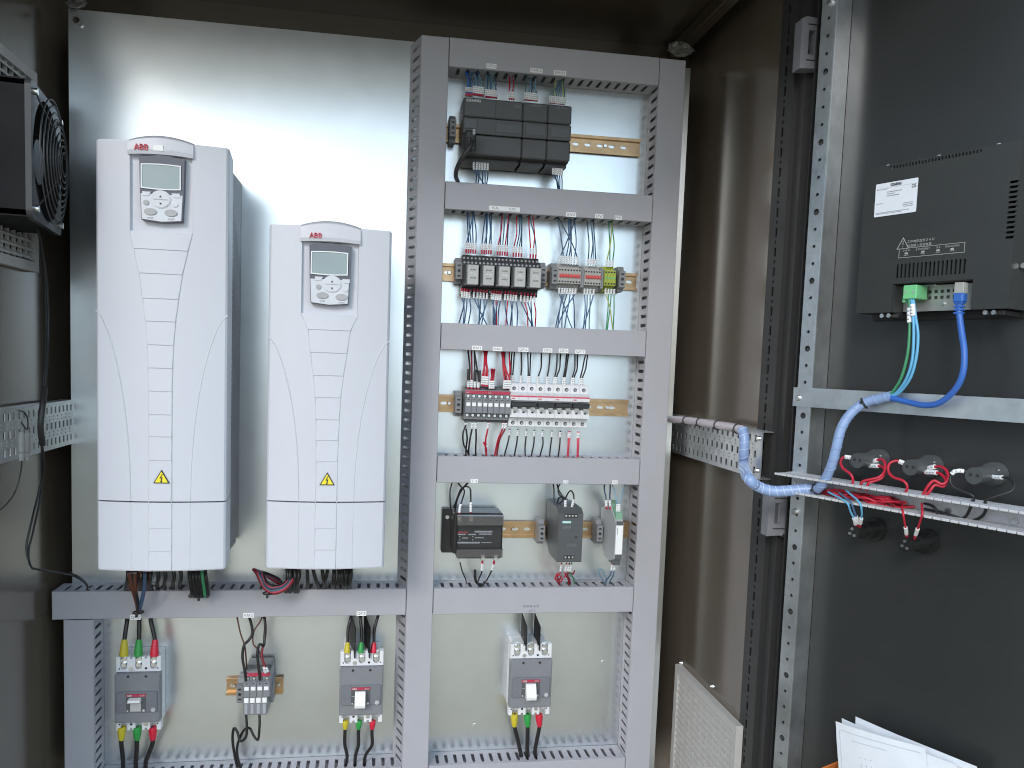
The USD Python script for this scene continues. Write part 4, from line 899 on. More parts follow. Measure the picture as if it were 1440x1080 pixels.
bundle(4, ['red'], (677, 543, 686, 544), (679, 686, 498), zd[3], 'in the bundle between the two contactors', r=.0017, mk=(.004, .020), yd=-.056, group=G3)
bundle(3, ['red', 'dark red'], (688, 547, 695, 547), (690, 697, 514), at(692, 519, -.05)[2], 'looping short over the right contactor', r=.0017, mk=(.001, .016), yd=-.056, group=G3)
bundle(5, ['red', 'black', 'red', 'red'], (708, 547, 718, 547), (703, 718, 498), zd[3], 'into the right contactor beside the breakers', r=.0017, mk=(.001, .017), yd=-.056, bow=-.002, group=G3)
wx = [(719.5, 721, 2), (732, 732.5, 1), (743.5, 745, 2), (756, 761, 1), (769, 773.5, 1), (780.5, 785.5, 2), (793, 797.5, 2), (805, 809.5, 2), (817, 825.5, 2)]
for k, (px, pe_, n) in enumerate(wx):
    bundle(n, ['black'], (px - 2.2 * (n - 1), 540.5 + k * .45, px + 2.2 * (n - 1) + .1, 540.5 + k * .45), (pe_ - 1.5 * n, pe_ + 1.5 * n, 500), zd[3], 'into the top of the %s breaker pole' % ORD[k], r=.0015, mk=(.002, .018), fer=('black', 0, .002), yd=-.045, group=G3)
for k, (px, pe_, n, c) in enumerate(((716.5, 709, 1, 'black'), (728, 723, 1, 'black'), (740.5, 739, 1, 'black'), (751.5, 747, 1, 'black'), (763, 759, 1, 'black'), (776.5, 773, 1, 'black'), (788, 785, 1, 'black'), (801, 799, 2, 'pink red'), (813.5, 812.5, 2, 'pink red'))):
    bundle(n, [c], (px - 2.2 * (n - 1), 603 + k * .5, px + 2.2 * (n - 1) + .1, 603 + k * .5), (pe_ - 1.5 * n, pe_ + 1.5 * n, 640), zu[4], 'out of the bottom of the %s breaker pole' % ORD[k], r=.0015, mk=(.002, .013), fer=None, yd=-.045, bow=-.001, group=G3)
for k, (px, pe_, c) in enumerate(((655, 655, 'black'), (664, 659, 'black'), (669, 669, 'black'), (686.5, 684, 'red'), (707, 695, 'red'), (711, 698, 'dark red'))):
    bundle(1, [c], (px, 594, px + .5, 594), (pe_, pe_ + 1, 640), zu[4], 'hanging below the pair of contactors, %s from the left' % ORD[k], r=.0017, mk=(.001, .012), fer=None, yd=-.056, bow=-.004, jit=2, group=G3)
wire([at(655, 598, -.06), at(651, 610, -.065), at(652, 625, -.06), at(657, 634, -.05), at(659, 642, -.03)], 'black', .0017, 'black wire loop at the left below the contactors', G3)
wire([at(684, 625, -.06), at(680, 622, -.062), at(684, 632, -.055), at(683, 645, -.03)], 'red', .0017, 'short red wire hook below the left contactor', G3)

G4 = 'wires of the transformer bay'
def free(pts, col, label, r=.0015, **k): return wire([at(*p) for p in pts], col, r, label, G4, **k)
free([(646, 722, -.10), (647, 712, -.098), (651, 700, -.09), (653, 690, -.07), (647, 683, -.04), (643, 677, -.03)], 'black', 'left marked black wire curving into the top of the transformer', mark=(.002, .018), ferrule=('red', 0, .002))
free([(662, 721, -.10), (662, 710, -.098), (662, 697, -.09), (661, 687, -.075), (655, 684, -.05), (648, 688, -.045), (643, 700, -.04), (638, 714, -.03)], 'black', 'right marked black wire arching over the top of the transformer', mark=(.002, .020), ferrule=('red', 0, .002))
free([(636, 678, -.03), (633, 690, -.035), (633, 705, -.03), (634, 716, -.025)], 'black', 'plain black wire at the far left above the transformer')
free([(659, 678, -.03), (650, 688, -.04), (643, 702, -.04), (640, 716, -.03)], 'black', 'plain black wire slanting behind the marked pair above the transformer', r=.0019)
free([(678.5, 789, -.103), (678, 797, -.10), (677, 806, -.095), (673, 815, -.08), (672, 822, -.06), (677, 824, -.05), (681, 818, -.045), (679, 826, -.02)], 'black', 'left marked black wire below the transformer', mark=(.005, .020), ferrule=('red', 0, .005))
free([(695, 789, -.103), (694, 794, -.10), (691, 803, -.095), (686, 813, -.08), (680, 822, -.06), (675, 826, -.04)], 'black', 'right marked black wire below the transformer', mark=(.007, .020), ferrule=('red', 0, .007))
free([(668, 801, -.05), (668, 812, -.05), (671, 820, -.045), (679, 822, -.03)], 'black', 'thick black wire stub below the transformer', r=.0026)
free([(647, 791, -.05), (650, 803, -.04), (655, 815, -.035), (656, 823, -.02)], 'black', 'thin black wire below the left side of the transformer', r=.0012)
free([(795, 716, -.09), (795, 708, -.09), (795, 702, -.088), (792, 699, -.08), (786, 700, -.07), (784, 706, -.06), (781, 710, -.05), (779, 700, -.045), (779, 690, -.04), (778, 680, -.03)], 'black', 'left marked black wire looping above the power supply', mark=(.002, .018))
free([(804, 714, -.09), (806, 706, -.09), (807, 700, -.09), (806, 694, -.085), (803, 690, -.075), (799, 693, -.065), (794, 701, -.055), (786, 695, -.045), (785, 686, -.04), (788, 680, -.03)], 'black', 'right marked black wire looping above the power supply', mark=(.002, .017))
free([(783, 680, -.03), (786, 690, -.05), (792, 700, -.06), (789, 706, -.06), (785, 708, -.05)], 'black', 'loose black wire behind the loops above the power supply')
for k, (px, pe_, c) in enumerate(((790, 784, 'red'), (797, 797, 'red'), (801, 799, 'dark red'), (804, 805, 'green'))):
    free([(px, 791, -.09), (px - 1, 798, -.09), (px - 2.5, 806, -.085), (pe_, 811, -.07), (pe_ + 2, 815, -.05), (pe_ + 3, 822, -.03)], c, '%s wire from the left below the power supply' % ORD[k], mark=(.004, .018))
for k, q in enumerate(((786, 808, 781, 814), (784, 806, 783, 817), (794, 812, 800, 806))):
    free([(q[0], q[1], -.085), ((q[0] + q[2]) / 2 - 2, (q[1] + q[3]) / 2, -.08), (q[2], q[3], -.07), (q[2] + 6, q[3] + 1, -.06), (q[2] + 8, q[3] - 4, -.06)], 'red', '%s loose red wire curl below the power supply' % ORD[k], r=.0016)
for k, (px, pe_) in enumerate(((853, 850), (858.5, 858))):
    free([(px, 716, -.075), (px - .5, 708, -.075), (px - 1, 698, -.07), (pe_, 690, -.05), (pe_, 681, -.03)], 'dark blue', '%s dark blue wire above the signal isolator' % ('left', 'right')[k], ferrule=('red', 0, .006), mark=(.006, .018))
for k, (px, pe_) in enumerate(((868, 863), (871, 877))):
    free([(px, 724, -.10), (px, 715, -.10), (px, 708, -.10), ((px + pe_) / 2, 696, -.095), (pe_, 687, -.08), (pe_ - 2 + 4 * k, 683, -.04)], 'pale blue', '%s pale blue wire arching above the signal isolator' % ('left', 'right')[k], ferrule=('red', 0, .006), mark=(.006, .022))
for k, (px, pe_) in enumerate(((861, 852), (865, 858))):
    free([(px, 791, -.09), (px - .5, 797, -.09), (px - 2, 806, -.085), ((px + pe_) / 2, 811, -.07), (pe_, 817, -.05), (pe_ - 1, 823, -.03)], ('blue', 'teal')[k], '%s wire from the left below the signal isolator' % ORD[k], ferrule=('red', 0, .004), mark=(.004, .016))
free([(851, 824, -.03), (852, 812, -.06), (847, 802, -.07), (842, 800, -.07), (843, 808, -.06), (849, 818, -.04), (852, 824, -.03)], 'pale blue', 'pale blue wire loop below the signal isolator')

# power cables of the moulded case breakers
def cable(pts, label, col, blen, r=.0042, shade='black'):
    wire([at(*p) for p in pts], shade, r, label, 'power cables of the moulded case breakers', boot=(col, blen), name='power_cable', cat='cable')
CN = ['yellow', 'green', 'red']
for k, (px, pt_) in enumerate(((174, 179), (194.5, 196), (217, 212))):
    cable([(px, 923, -.058), (px + .5, 910, -.055), (px + 1, 900, -.052), ((px + pt_) / 2 + .5, 885, -.048), (pt_, 872, -.042), (pt_, 862, -.035)], 'black power cable with %s boot above the lower left breaker' % CN[k], CN[k], .031)
for k, (px, pt_) in enumerate(((171, 173), (193, 191), (215, 205))):
    cable([(px, 1022, -.055), (px, 1036, -.055), (px - .5, 1045, -.055), ((px + pt_) / 2, 1058, -.05), (pt_, 1072, -.04), (pt_, 1085, -.03)], 'black power cable with %s boot below the lower left breaker' % CN[k], CN[k], .026)
for k, (px, pt_) in enumerate(((488, 494), (507, 507.5), (525, 531.5))):
    cable([(px, 918, -.058), (px + .5, 908, -.055), (px + 1, 900, -.052), (px + 1.5, 885, -.048), (pt_ - 1, 870, -.042), (pt_ + 2, 858, -.03)], 'black cable with %s boot above the breaker left of the middle duct' % CN[k], CN[k], .020, .0034)
for k, (px, pt_) in enumerate(((486, 487), (505, 499), (524, 513))):
    cable([(px, 1013, -.055), (px - .5, 1022, -.055), (px - 1, 1032, -.052), (px - 1, 1048, -.05), (pt_ + 1, 1062, -.042), (pt_, 1076, -.03)], 'black cable with %s boot below the breaker left of the middle duct' % CN[k], CN[k], .018, .0034)
for k, (px, pt_) in enumerate(((723, 732), (741.5, 742), (758, 753))):
    cable([(px, 1004, -.055), (px + .2, 1014, -.055), (px + .6, 1022, -.055), ((px + pt_) / 2, 1038, -.05), (pt_ - .5, 1056, -.042), (pt_ + 2, 1070, -.03)], 'black power cable with %s boot under the breaker right of the middle duct' % CN[k], CN[k], .026, .0042)
G5 = 'wires of the low contactor'
def low(pts, c, lab, r=.0026, **k): wire([at(*p) for p in pts], c, r, lab, G5, **k)
low([(346, 958, -.07), (344, 942, -.072), (341, 925, -.07), (343, 908, -.068), (350, 900, -.062), (355, 890, -.056), (353, 876, -.045), (349, 864, -.034)], 'black', 'left thick black wire winding into the top of the low contactor')
low([(366, 957, -.07), (364, 940, -.072), (362, 920, -.07), (365, 906, -.068), (371, 908, -.062), (372, 895, -.056), (373, 880, -.045), (371, 864, -.034)], 'black', 'right thick black wire winding into the top of the low contactor')
low([(347, 942, -.064), (346, 925, -.062), (344, 908, -.06), (338, 890, -.05), (333, 866, -.034)], 'brown', 'left brown wire above the low contactor', .0016)
low([(373, 946, -.07), (370, 934, -.068), (364, 915, -.064), (356, 905, -.06), (357, 888, -.052), (366, 874, -.044), (370, 864, -.034)], 'brown', 'thin brown wire winding between the black ones above the low contactor', .0016, mark=(.002, .012))
low([(376, 947, -.07), (372, 936, -.068), (368, 920, -.064), (372, 900, -.056), (373.5, 884, -.047), (372, 866, -.034)], 'dark red', 'dark red wire at the right above the low contactor', .0026, mark=(.002, .012))
low([(346, 1004, -.07), (347, 1020, -.072), (346, 1036, -.07), (338, 1042, -.064), (334, 1030, -.06), (329, 1024, -.056), (327, 1040, -.05), (330, 1062, -.044), (334, 1080, -.03)], 'black', 'left thick black wire looping below the low contactor')
low([(365, 1005, -.07), (365, 1022, -.074), (363, 1040, -.07), (357, 1035, -.066), (351, 1024, -.062), (342, 1028, -.056), (334, 1048, -.05), (334, 1064, -.044), (339, 1082, -.03)], 'black', 'right thick black wire looping below the low contactor')

# cable bundles under the drives
def loom(label, strands, tie=None, r=.0032):
    t = thing('cable_bundle', label, 'cable bundle', at(*strands[0][1][0]), 'cable bundles hanging under the drives')
    for c, pts in strands:
        obj('strand', B().tube(spline([at(*p) for p in pts], 5), r, 7), WM(c), t, smooth=60)
    if tie:
        for q in tie:
            p = at(*q[:3]); th = np.linspace(0, 2 * math.pi, 12, endpoint=False)
            obj('cable_tie', B().tube(np.stack([p[0] + q[3] * 0 + .009 * np.cos(th), p[1] + .009 * np.sin(th), np.full(12, p[2])], 1), .0016, 5, closed=True).box(p[0] - .002, p[0] + .002, p[1] - .013, p[1] - .008, p[2] - .006, p[2] + .002), BLACK, t, smooth=50) if len(q) == 4 else None
    return t
st = []
rb = random.Random(9)
for k in range(9):
    x = 180 + k * 4.2; st.append((['black', 'brown', 'black'][k % 3], [(x, 800, -.10), (x + rb.uniform(-3, 3), 812, -.11), (x - 2 + rb.uniform(-2, 2), 824, -.08), (x + rb.uniform(-4, 4), 832, -.04)]))
st += [('brown', [(182, 806, -.12), (186, 826, -.115), (192, 846, -.10), (194.5, 860, -.075)]), ('dark blue', [(204, 806, -.12), (203, 826, -.115), (199, 846, -.10), (195, 860, -.075)]), ('brown', [(190, 806, -.12), (190, 828, -.115), (194, 850, -.09), (195, 862, -.075)]), ('black', [(187, 806, -.12), (189, 826, -.115), (193, 846, -.10), (194.5, 862, -.073)])]
loom('dark brown cable bundle sagging under the left side of the larger drive', st, [(194.5, 861, -.075, 1)], .0036)
st = []
for k in range(6):
    x = 266 + k * 4.5; c = 'green' if k == 4 else 'black'
    st.append((c, [(x, 800, -.10), (x + 1, 812, -.11), (x + 3, 826, -.10), (x + 4, 837, -.085), (x + 1, 838, -.06), (x, 832, -.04)]))
loom('black cable bundle with one green cable under the right side of the larger drive', st, [(281, 838, -.085, 1)], .0036)
for k, px in enumerate((222, 232, 244, 254)):
    wire([at(px, 801, -.10), at(px + 1, 812, -.10), at(px - 1, 822, -.075), at(px, 829, -.035)], 'black', .0036, '%s single black cable from the left between the bundles under the larger drive' % ORD[k], 'single cables under the drives', name='drive_cable', cat='cable')
st = []
for k in range(8):
    c = ['dark red', 'pink red', 'dark blue', 'teal', 'black', 'dark blue', 'pink red', 'black'][k]; o = k * 1.5
    st.append((c, [(421 - o, 800, -.08), (412 - o * .8, 816, -.10), (400 - o * .6, 829 - o * .5, -.11), (383 - o * .2, 834 - o, -.115), (370 + o * .4, 824 - o * .6, -.11), (361 + o * .8, 806 + o * .3, -.10), (357 + o * .9, 801 + o * .4, -.09), (368 + o * .5, 806, -.07), (392, 820 - o * .5, -.05), (398, 823, -.03)]))
loom('looped cable bundle with pink and blue strands left of the smaller drive', st, [(377, 834, -.113, 1)], .0032)
for nm, xs in (('left', (404, 409, 414, 419)), ('right', (470, 476, 482, 488, 493))):
    st = []
    for k, x in enumerate(xs):
        st.append(('black', [(x, 798, -.09), (x + rb.uniform(-2, 2), 810, -.10), (x + rb.uniform(-2, 2), 822, -.09), (x + rb.uniform(-2, 2), 832 - (6 if nm == 'right' else 0), -.06), (x, 826, -.03)]))
    loom('thick black cable bundle under the %s side of the smaller drive' % nm, st, None, .0042)
for k, (px, pe_) in enumerate(((432, 433), (440, 448), (453, 457), (461, 455))):
    wire([at(px, 799, -.09), at(px + (pe_ - px) * .4, 812, -.095), at(pe_, 824, -.07), at(pe_, 829, -.035)], 'black', .0034, '%s single black cable from the left under the smaller drive' % ORD[k], 'single cables under the drives', name='drive_cable', cat='cable')

# ------------------------------------------------------------------ left wall: rail, fan, loose wires
def wall_rail(label, x, s_, y0, y1, z0, z1, nx, rows):
    t = thing('mounting_rail', label, 'perforated rail', (x, (y0 + y1) / 2, z0), 'perforated galvanised rails on the cabinet side walls')
    hs = []; h = z1 - z0
    for r in range(rows):
        zc = z0 + h * (r + .5) / rows
        for k in range(nx):
            y = y0 + .012 + (y1 - y0 - .024) * (k + .5) / nx; hs.append(sbox(y - .0036, zc - .0058, y + .0036, zc + .0058))
    for r in range(rows - 1):
        for d in (-.0032, .0032):
            zc = z0 + h * (r + 1) / rows + d
            for k in range(nx - 1):
                y = y0 + .012 + (y1 - y0 - .024) * (k + 1) / nx; hs.append(sbox(y - .0014, zc - .0014, y + .0014, zc + .0014))
    a, b = sorted((x, x - s_ * .0016))
    obj('face', B().prism(slots_yz(y0, y1, z0, z1, hs), 'x', a, b), GALVR, t)
    bb = B(); a, b = sorted((x - s_ * .0017, x - s_ * .020))
    bb.box(a, b, y0, y1, z1 - .0016, z1 - .0001).box(a, b, y0, y1, z0 + .0001, z0 + .0016); obj('flange', bb, GALVR, t)
    for z in (z0 + h * .18, z0 + h * .85):
        obj('screw', B().cyl((x, y0 + .009, z), (x + s_ * .005, y0 + .009, z), .0048, 12, r1=.003), STEEL, t, smooth=40)
    return t
wall_rail('perforated galvanised rail across the left cabinet wall, beside the larger drive', -.632, 1, -.325, .01, 1.057, 1.140, 17, 3)
wall_rail('perforated galvanised rail across the right cabinet wall under the sleeved loom', .571, -1, -.362, .06, 1.057, 1.138, 18, 3)

fc_ = np.array([-.582, -.245, 1.522]); FF = Frame((fc_[0], fc_[1], 0), 9)       # local x: the way the fan blows
fan = thing('cooling_fan', 'square black cooling fan with ring guard on the left cabinet wall', 'fan', (0, 0, fc_[2] - .1), F=FF)
zc = fc_[2]; hf = .099
fl = Polygon([(-hf, zc - hf), (hf, zc - hf), (hf, zc + hf), (-hf, zc + hf)]).buffer(-.012).buffer(.012).difference(Point(0, zc).buffer(.090, 12))
obj('flange', B().prism(fl, 'x', -.008, 0), M('fan_metal', (.05, .05, .053), .4, .3), fan)
obj('back_flange', B().prism(fl, 'x', -.080, -.072), M('fan_metal'), fan)
obj('barrel', B().prism(Point(0, zc).buffer(.094, 16).difference(Point(0, zc).buffer(.0905, 16)), 'x', -.0718, -.0082), BLACK, fan)
obj('side_plate', B().box(-.072, -.008, -.0975, -.0955, zc - .088, zc + .088).box(-.072, -.008, .0955, .0975, zc - .088, zc + .088).box(-.072, -.008, -.0954, .0954, zc + .0955, zc + .0975).box(-.072, -.008, -.0954, .0954, zc - .0975, zc - .0955), M('fan_side_black', (.012, .012, .013), .62, extra={'specular_ior_level': .15}), fan)
obj('sticker', B().box(-.058, -.044, -.0982, -.0976, zc - .006, zc + .018), STICK, fan)
obj('hub', B().cyl((-.07, 0, zc), (-.012, 0, zc), .034, 20), BLACK, fan, smooth=40)
for k in range(5):
    a = k * 2 * math.pi / 5; b = B(); q = []
    for r in (.033, .088):
        for s_, xx in ((-.30, -.055), (.30, -.020)):
            q.append((xx, r * math.cos(a + s_), zc + r * math.sin(a + s_)))
    q = np.array(q); v = np.vstack([q, q + [.0015, 0, 0]])
    obj('blade', B().add(v, [(0, 1, 3), (0, 3, 2), (4, 7, 5), (4, 6, 7), (0, 4, 5), (0, 5, 1), (2, 3, 7), (2, 7, 6), (0, 2, 6), (0, 6, 4), (1, 5, 7), (1, 7, 3)]), BLACK, fan)
gd = M('guard_wire_dark', (.075, .075, .078), .42, .6)
th = np.linspace(0, 2 * math.pi, 40, endpoint=False)
rings = [obj('guard_ring', B().tube(np.stack([np.full(40, .010 + .014 * (1 - (r / .094) ** 2)), r * np.cos(th), zc + r * np.sin(th)], 1), .0013, 5, closed=True), gd, fan, smooth=60) for r in np.linspace(.018, .094, 9)]
for k in range(4):
    a = math.pi / 4 + k * math.pi / 2; rr = np.linspace(.015, .118, 8)
    obj('guard_spoke', B().tube(np.stack([.0085 + .014 * np.maximum(1 - (rr / .094) ** 2, -.4), rr * math.cos(a), zc + rr * math.sin(a)], 1), .0015, 5), gd, fan)
    obj('screw', B().cyl((.0, .118 * math.cos(a), zc + .118 * math.sin(a)), (.006, .118 * math.cos(a), zc + .118 * math.sin(a)), .005, 10), STEEL, fan, smooth=40)
G6 = 'loose black wires along the left cabinet wall'
def lw(pts, lab, r=.0016, c='black'): wire([atx(*p) for p in pts], c, r, lab, G6)
lw([(46, 300, -.60), (58, 345, -.61), (66, 400, -.61), (68, 470, -.61), (64, 540, -.60), (58, 580, -.60), (57, 600, -.60), (60, 630, -.60), (62, 660, -.61), (55, 690, -.62), (44, 735, -.62), (37, 770, -.62), (42, 792, -.61), (46, 800, -.60)], 'black wire from the fan hanging in a long loop down the left wall', .0018)
lw([(52, 310, -.61), (62, 380, -.62), (65, 460, -.62), (61, 540, -.61), (57, 600, -.61), (59, 640, -.61), (58, 690, -.62), (46, 750, -.62), (40, 775, -.62), (44, 797, -.61), (62, 802, -.60), (85, 806, -.59), (104, 810, -.57), (118, 818, -.55), (124, 826, -.54)], 'second black wire down the left wall, ending in the duct under the larger drive', .0018)
lw([(63, 545, -.60), (60, 570, -.595), (57, 600, -.595), (60, 625, -.60)], 'thick black sleeve on the loose wires in front of the left rail', .0050)
lw([(25, 577, -.60), (34, 580, -.60), (39, 590, -.60), (38, 604, -.60), (30, 594, -.60)], 'short black wire curl in front of the left rail', .0012)
lw([(31, 645, -.60), (29, 665, -.605), (22, 690, -.61), (10, 708, -.61), (-6, 722, -.61)], 'thin dark wire hanging from the clear connector on the left wall', .0012)
lw([(98, 806, -.58), (112, 812, -.56), (122, 822, -.55), (124, 830, -.54)], 'black wire end entering the duct at the lower left corner', .0020)
for k, (px, lab) in enumerate(((30, 'left clear plastic wire connector hanging in front of the left rail'), (38, 'right clear plastic wire connector hanging in front of the left rail'))):
    p = atx(px, 622, -.60); single('wire_connector', B().box(p[0] - .003, p[0] + .004, p[1] - .004, p[1] + .004, p[2] - .016, p[2] + .016, .002).cyl(p - [0, 0, .028], p - [0, 0, .0162], .0035, 10), M('connector_pale', (.30, .30, .30), .25, extra={'transmission_weight': .4}), lab, 'connector', 'clear wire connectors on the left wall')

# crumpled clear film at the upper corners
def film(label, px, py, y, s_, seed):
    c = at(px, py, y); n = 9; g = np.linspace(-1, 1, n); v = []
    for i in range(n):
        for j in range(n):
            p = np.array([g[i] * 2.1, g[j] * 1.9, seed]); q = meshkit.fbm(p[None], 3, seed)[0] - .5; q2 = meshkit.fbm(p[None] + 7.3, 3, seed)[0] - .5
            v.append(c + s_ * np.array([g[i] * (1 - .3 * abs(g[j])) + q2 * .5, q * 1.6, .55 * g[j] * (1 - .35 * g[i] ** 2) + q * .7]))
    f = []
    for i in range(n - 1):
        for j in range(n - 1): a = i * n + j; f += [(a, a + n, a + n + 1), (a, a + n + 1, a + 1)]
    single('plastic_film', B().add(v, f), CLEAR, label, 'plastic film')
film('crumpled clear plastic film on the top right corner of the duct frame', 957, 69, -.045, .027, 3)
film('scrap of clear plastic film above the top left corner of the mounting plate', 107, 4, -.01, .018, 5)

# ------------------------------------------------------------------ the open door
door = thing('cabinet_door', 'dark open cabinet door with galvanised frame rails on its inner side', 'door', (0, 0, 0), F=D)
obj('door_panel', B().box(-.03, .62, .0, .018, .12, 1.90, .0), DOORP, door)
obj('edge_fold', B().box(-.031, -.029, -.022, .018, .12, 1.90), DOORP, door)
obj('edge_fold', B().box(-.0285, .62, -.022, -.0005, 1.8975, 1.90).box(-.0285, .62, -.022, -.0005, .12, .1225), DOORP, door)
za, zb_ = at(1166, 99, -.038, D)[2], at(1151.1, 297.6, -.038, D)[2]; per = (za - zb_) / 2
hs = []; z = zb_ - per * math.floor((zb_ - .16) / per); k = 0
while z < 1.87:
    hs.append(Point(.0003, z).buffer(.0048 if k % 4 == 0 else .0026, 5)); z += per / 4; k += 1
r_ = Polygon([(-.0125, .14), (.013, .14), (.013, 1.885), (-.0125, 1.885)], [list(h.exterior.coords)[:-1] for h in hs])
rail = obj('frame_rail', B().prism(r_, 'y', -.038, -.0362).box(.0112, .013, -.0361, -.001, .14, 1.885).box(-.0125, -.0107, -.0361, -.001, .14, 1.885).tube([(.0118, -.0368, .14), (.0118, -.0368, 1.0), (.0118, -.0368, 1.885)], .0013, 8), GALVR, door)
obj('rail_inside', B().box(-.0105, .011, -.0345, -.033, .14, 1.885), BLACK, rail)
c0, c1 = 1.186, 1.2155
cb = obj('cross_bar', B().box(-.014, .60, -.046, -.0445, c0, c1).box(-.014, .60, -.0444, -.039, c1 - .0015, c1 - .0001).box(-.014, .60, -.0444, -.039, c0 + .0001, c0 + .0015), GALVR, door)
for (s_, z) in ((-.004, 1.199),):
    obj('screw', B().cyl((s_, -.046, z), (s_, -.0505, z), .005, 12, r1=.0035), STEEL, cb, smooth=40)
for px, py in ((1168, 3), (1119.5, 680), (1118, 719)):
    p = at(px, py, -.038, D); obj('screw', B().cyl((p[0], -.0382, p[2]), (p[0], -.043, p[2]), .0055, 12, r1=.004), STEEL, rail, smooth=40)

ld = Frame((XL - .03, -.40, 0), -116)
door2 = thing('cabinet_door', 'second dark cabinet door, swung open on the left outside the picture', 'door', (0, 0, 0), F=ld)
obj('door_panel', B().box(0, .62, -.018, 0, .12, 1.90), DOORP, door2)
obj('frame_rail', B().box(.012, .038, .0005, .038, .14, 1.885).box(.57, .596, .0005, .038, .14, 1.885), GALVR, door2)

# slotted tray across the door
tz0, tz1 = 1.0555, 1.0825
tray = thing('slotted_tray', 'open light grey slotted wiring tray across the door, full of red wires', 'wiring tray', (.028, -.04, tz0), F=D)
TR = M('tray_grey', (.50, .50, .52), .42)
obj('base', B().box(-.010, .60, -.0410, -.0388, tz0, tz1), TR, tray)
for z, nm in ((tz0, 'lower'), (tz1 - .0022, 'upper')):
    b = B(); s_ = -.010
    b.box(-.010, .60, -.058, -.0412, z, z + .0022)
    while s_ < .59:
        b.box(s_ + .0006, s_ + .0098, -.085, -.0579, z + .0001, z + .0021).box(s_ + .0003, s_ + .0101, -.0862, -.0828, z - .0006, z + .0028, .0006); s_ += .0112
    obj('toothed_side', b, TR, tray)
for px, py in ((1335, 718), (1428, 733), (1250, 702)):
    p = at(px, py, -.0412, D); obj('screw', B().cyl((p[0], -.0412, p[2]), (p[0], -.0445, p[2]), .004, 10), STEEL, tray, smooth=40)

# operator panel, seen from the back
yH = -.060
h0, h1 = .092, .295; hz0, hz1 = 1.326, 1.5285; hw, hh = h1 - h0, hz1 - hz0
hmi = thing('operator_panel', 'dark grey rear of an operator panel mounted in the open door', 'operator panel', (h0, 0, hz0), F=D)
HM = M('panel_back_grey', (.026, .027, .026), .38, bump=.1, bscale=1500)
r0, r1, rz1 = at(1254, 425, yH, D)[0], at(1366, 425, yH, D)[0], at(1310, 396, yH, D)[2]
sl = []
n = 17
v0, v1, vz0, vz1 = rect(1259.5, 377, 1359, 379, yH, D)
vc = at(1309, 378, yH, D)[2]
for k in range(n):
    s_ = v0 + (v1 - v0) * (k + .5) / n; sl.append([(s_ - .0013, vc - .0095), (s_ + .0013, vc - .0095), (s_ + .0013, vc + .0095), (s_ - .0013, vc + .0095)])
back = Polygon([(h0, hz0), (r0, hz0), (r0, rz1), (r1, rz1), (r1, hz0), (h1, hz0), (h1, hz1), (h0, hz1)], sl)
# vent notches in the top and right edges
nt = []
for k in range(28): s_ = h0 + hw * (.18 + .58 * k / 27); nt.append(sbox(s_, hz1 - .006, s_ + .0026, hz1 + .01))
for k in range(12): z = hz0 + hh * (.42 + .33 * k / 11); nt.append(sbox(h1 - .010, z, h1 + .01, z + .0030))
back = back.difference(unary_union(nt))
obj('rear_cover', B().prism(back, 'y', yH, yH + .0022), HM, hmi)
b = B().box(h0, h0 + .002, yH + .0023, -.006, hz0, hz1).box(h1 - .002, h1, yH + .0023, -.006, hz0, hz1).box(h0 + .0021, r0, yH + .0023, -.006, hz0, hz0 + .002).box(r1, h1 - .0021, yH + .0023, -.006, hz0, hz0 + .002)
b.box(r0, r0 + .0015, yH + .0023, -.02, hz0, rz1).box(r1 - .0015, r1, yH + .0023, -.02, hz0, rz1).box(r0, r1, yH + .0023, -.02, rz1, rz1 + .0015)
k = 0
for q in range(29):
    s_ = h0 + hw * (.18 + .58 * (q - .5) / 27) + .0013; b.box(s_ - .0011, s_ + .0008 + .0006, yH + .0023, yH + .02, hz1 - .002, hz1)
b.box(h0 + .0021, h1 - .0021, yH + .0205, -.006, hz1 - .002, hz1)
obj('side_walls', b, HM, hmi)
obj('inner_core', B().box(h0 + .006, h1 - .014, yH + .012, -.006, rz1 + .004, hz1 - .008), BLACK, hmi)
obj('bezel', B().box(h0 - .008, h1 + .008, -.0058, -.0004, hz0 - .008, hz1 + .008, .002), BLACK, hmi)
cp = obj('connector_plate', B().box(r0 + .002, r1 - .002, yH + .026, yH + .0278, hz0 + .002, rz1 - .002), M('connector_plate_steel', (.45, .44, .41), .4, .9), hmi)
b = B()
for r in range(2):
    for q in range(5):
        p = at(1308 + q * 8.6 - r * .4, 410.5 + r * 8.5 - q * .5, yH + .026, D); b.box(p[0] - .0019, p[0] + .0019, yH + .0254, yH + .0262, p[2] - .0021, p[2] + .0021)
obj('socket_holes', b, BLACK, cp)
p = at(1326.5, 427, yH + .026, D); obj('screw', B().cyl((p[0], yH + .0262, p[2]), (p[0], yH + .0225, p[2]), .0025, 10), STEEL, cp, smooth=40)
p = at(1305, 401.5, yH + .026, D); obj('port', B().box(p[0] - .012, p[0] + .012, yH + .0235, yH + .0259, p[2] - .0016, p[2] + .0012, .0005), STEEL, cp)
lab_px = ((1232.5, 260.5), (1291.5, 248.5), (1288, 297), (1228.5, 306.5))
L4 = [at(x, y, yH - .0005, D) for x, y in lab_px]
lx0, lx1, lz0, lz1 = (L4[0][0] + L4[3][0]) / 2, (L4[1][0] + L4[2][0]) / 2, (L4[2][2] + L4[3][2]) / 2, (L4[0][2] + L4[1][2]) / 2; lw_, lh_ = lx1 - lx0, lz1 - lz0
st = obj('type_label', B().prism(sbox(lx0 + .0015, lz0 + .0015, lx1 - .0015, lz1 - .0015).buffer(.0015), 'y', yH - .0006, yH - .0001), PAPER, hmi)
yl = yH - .0007
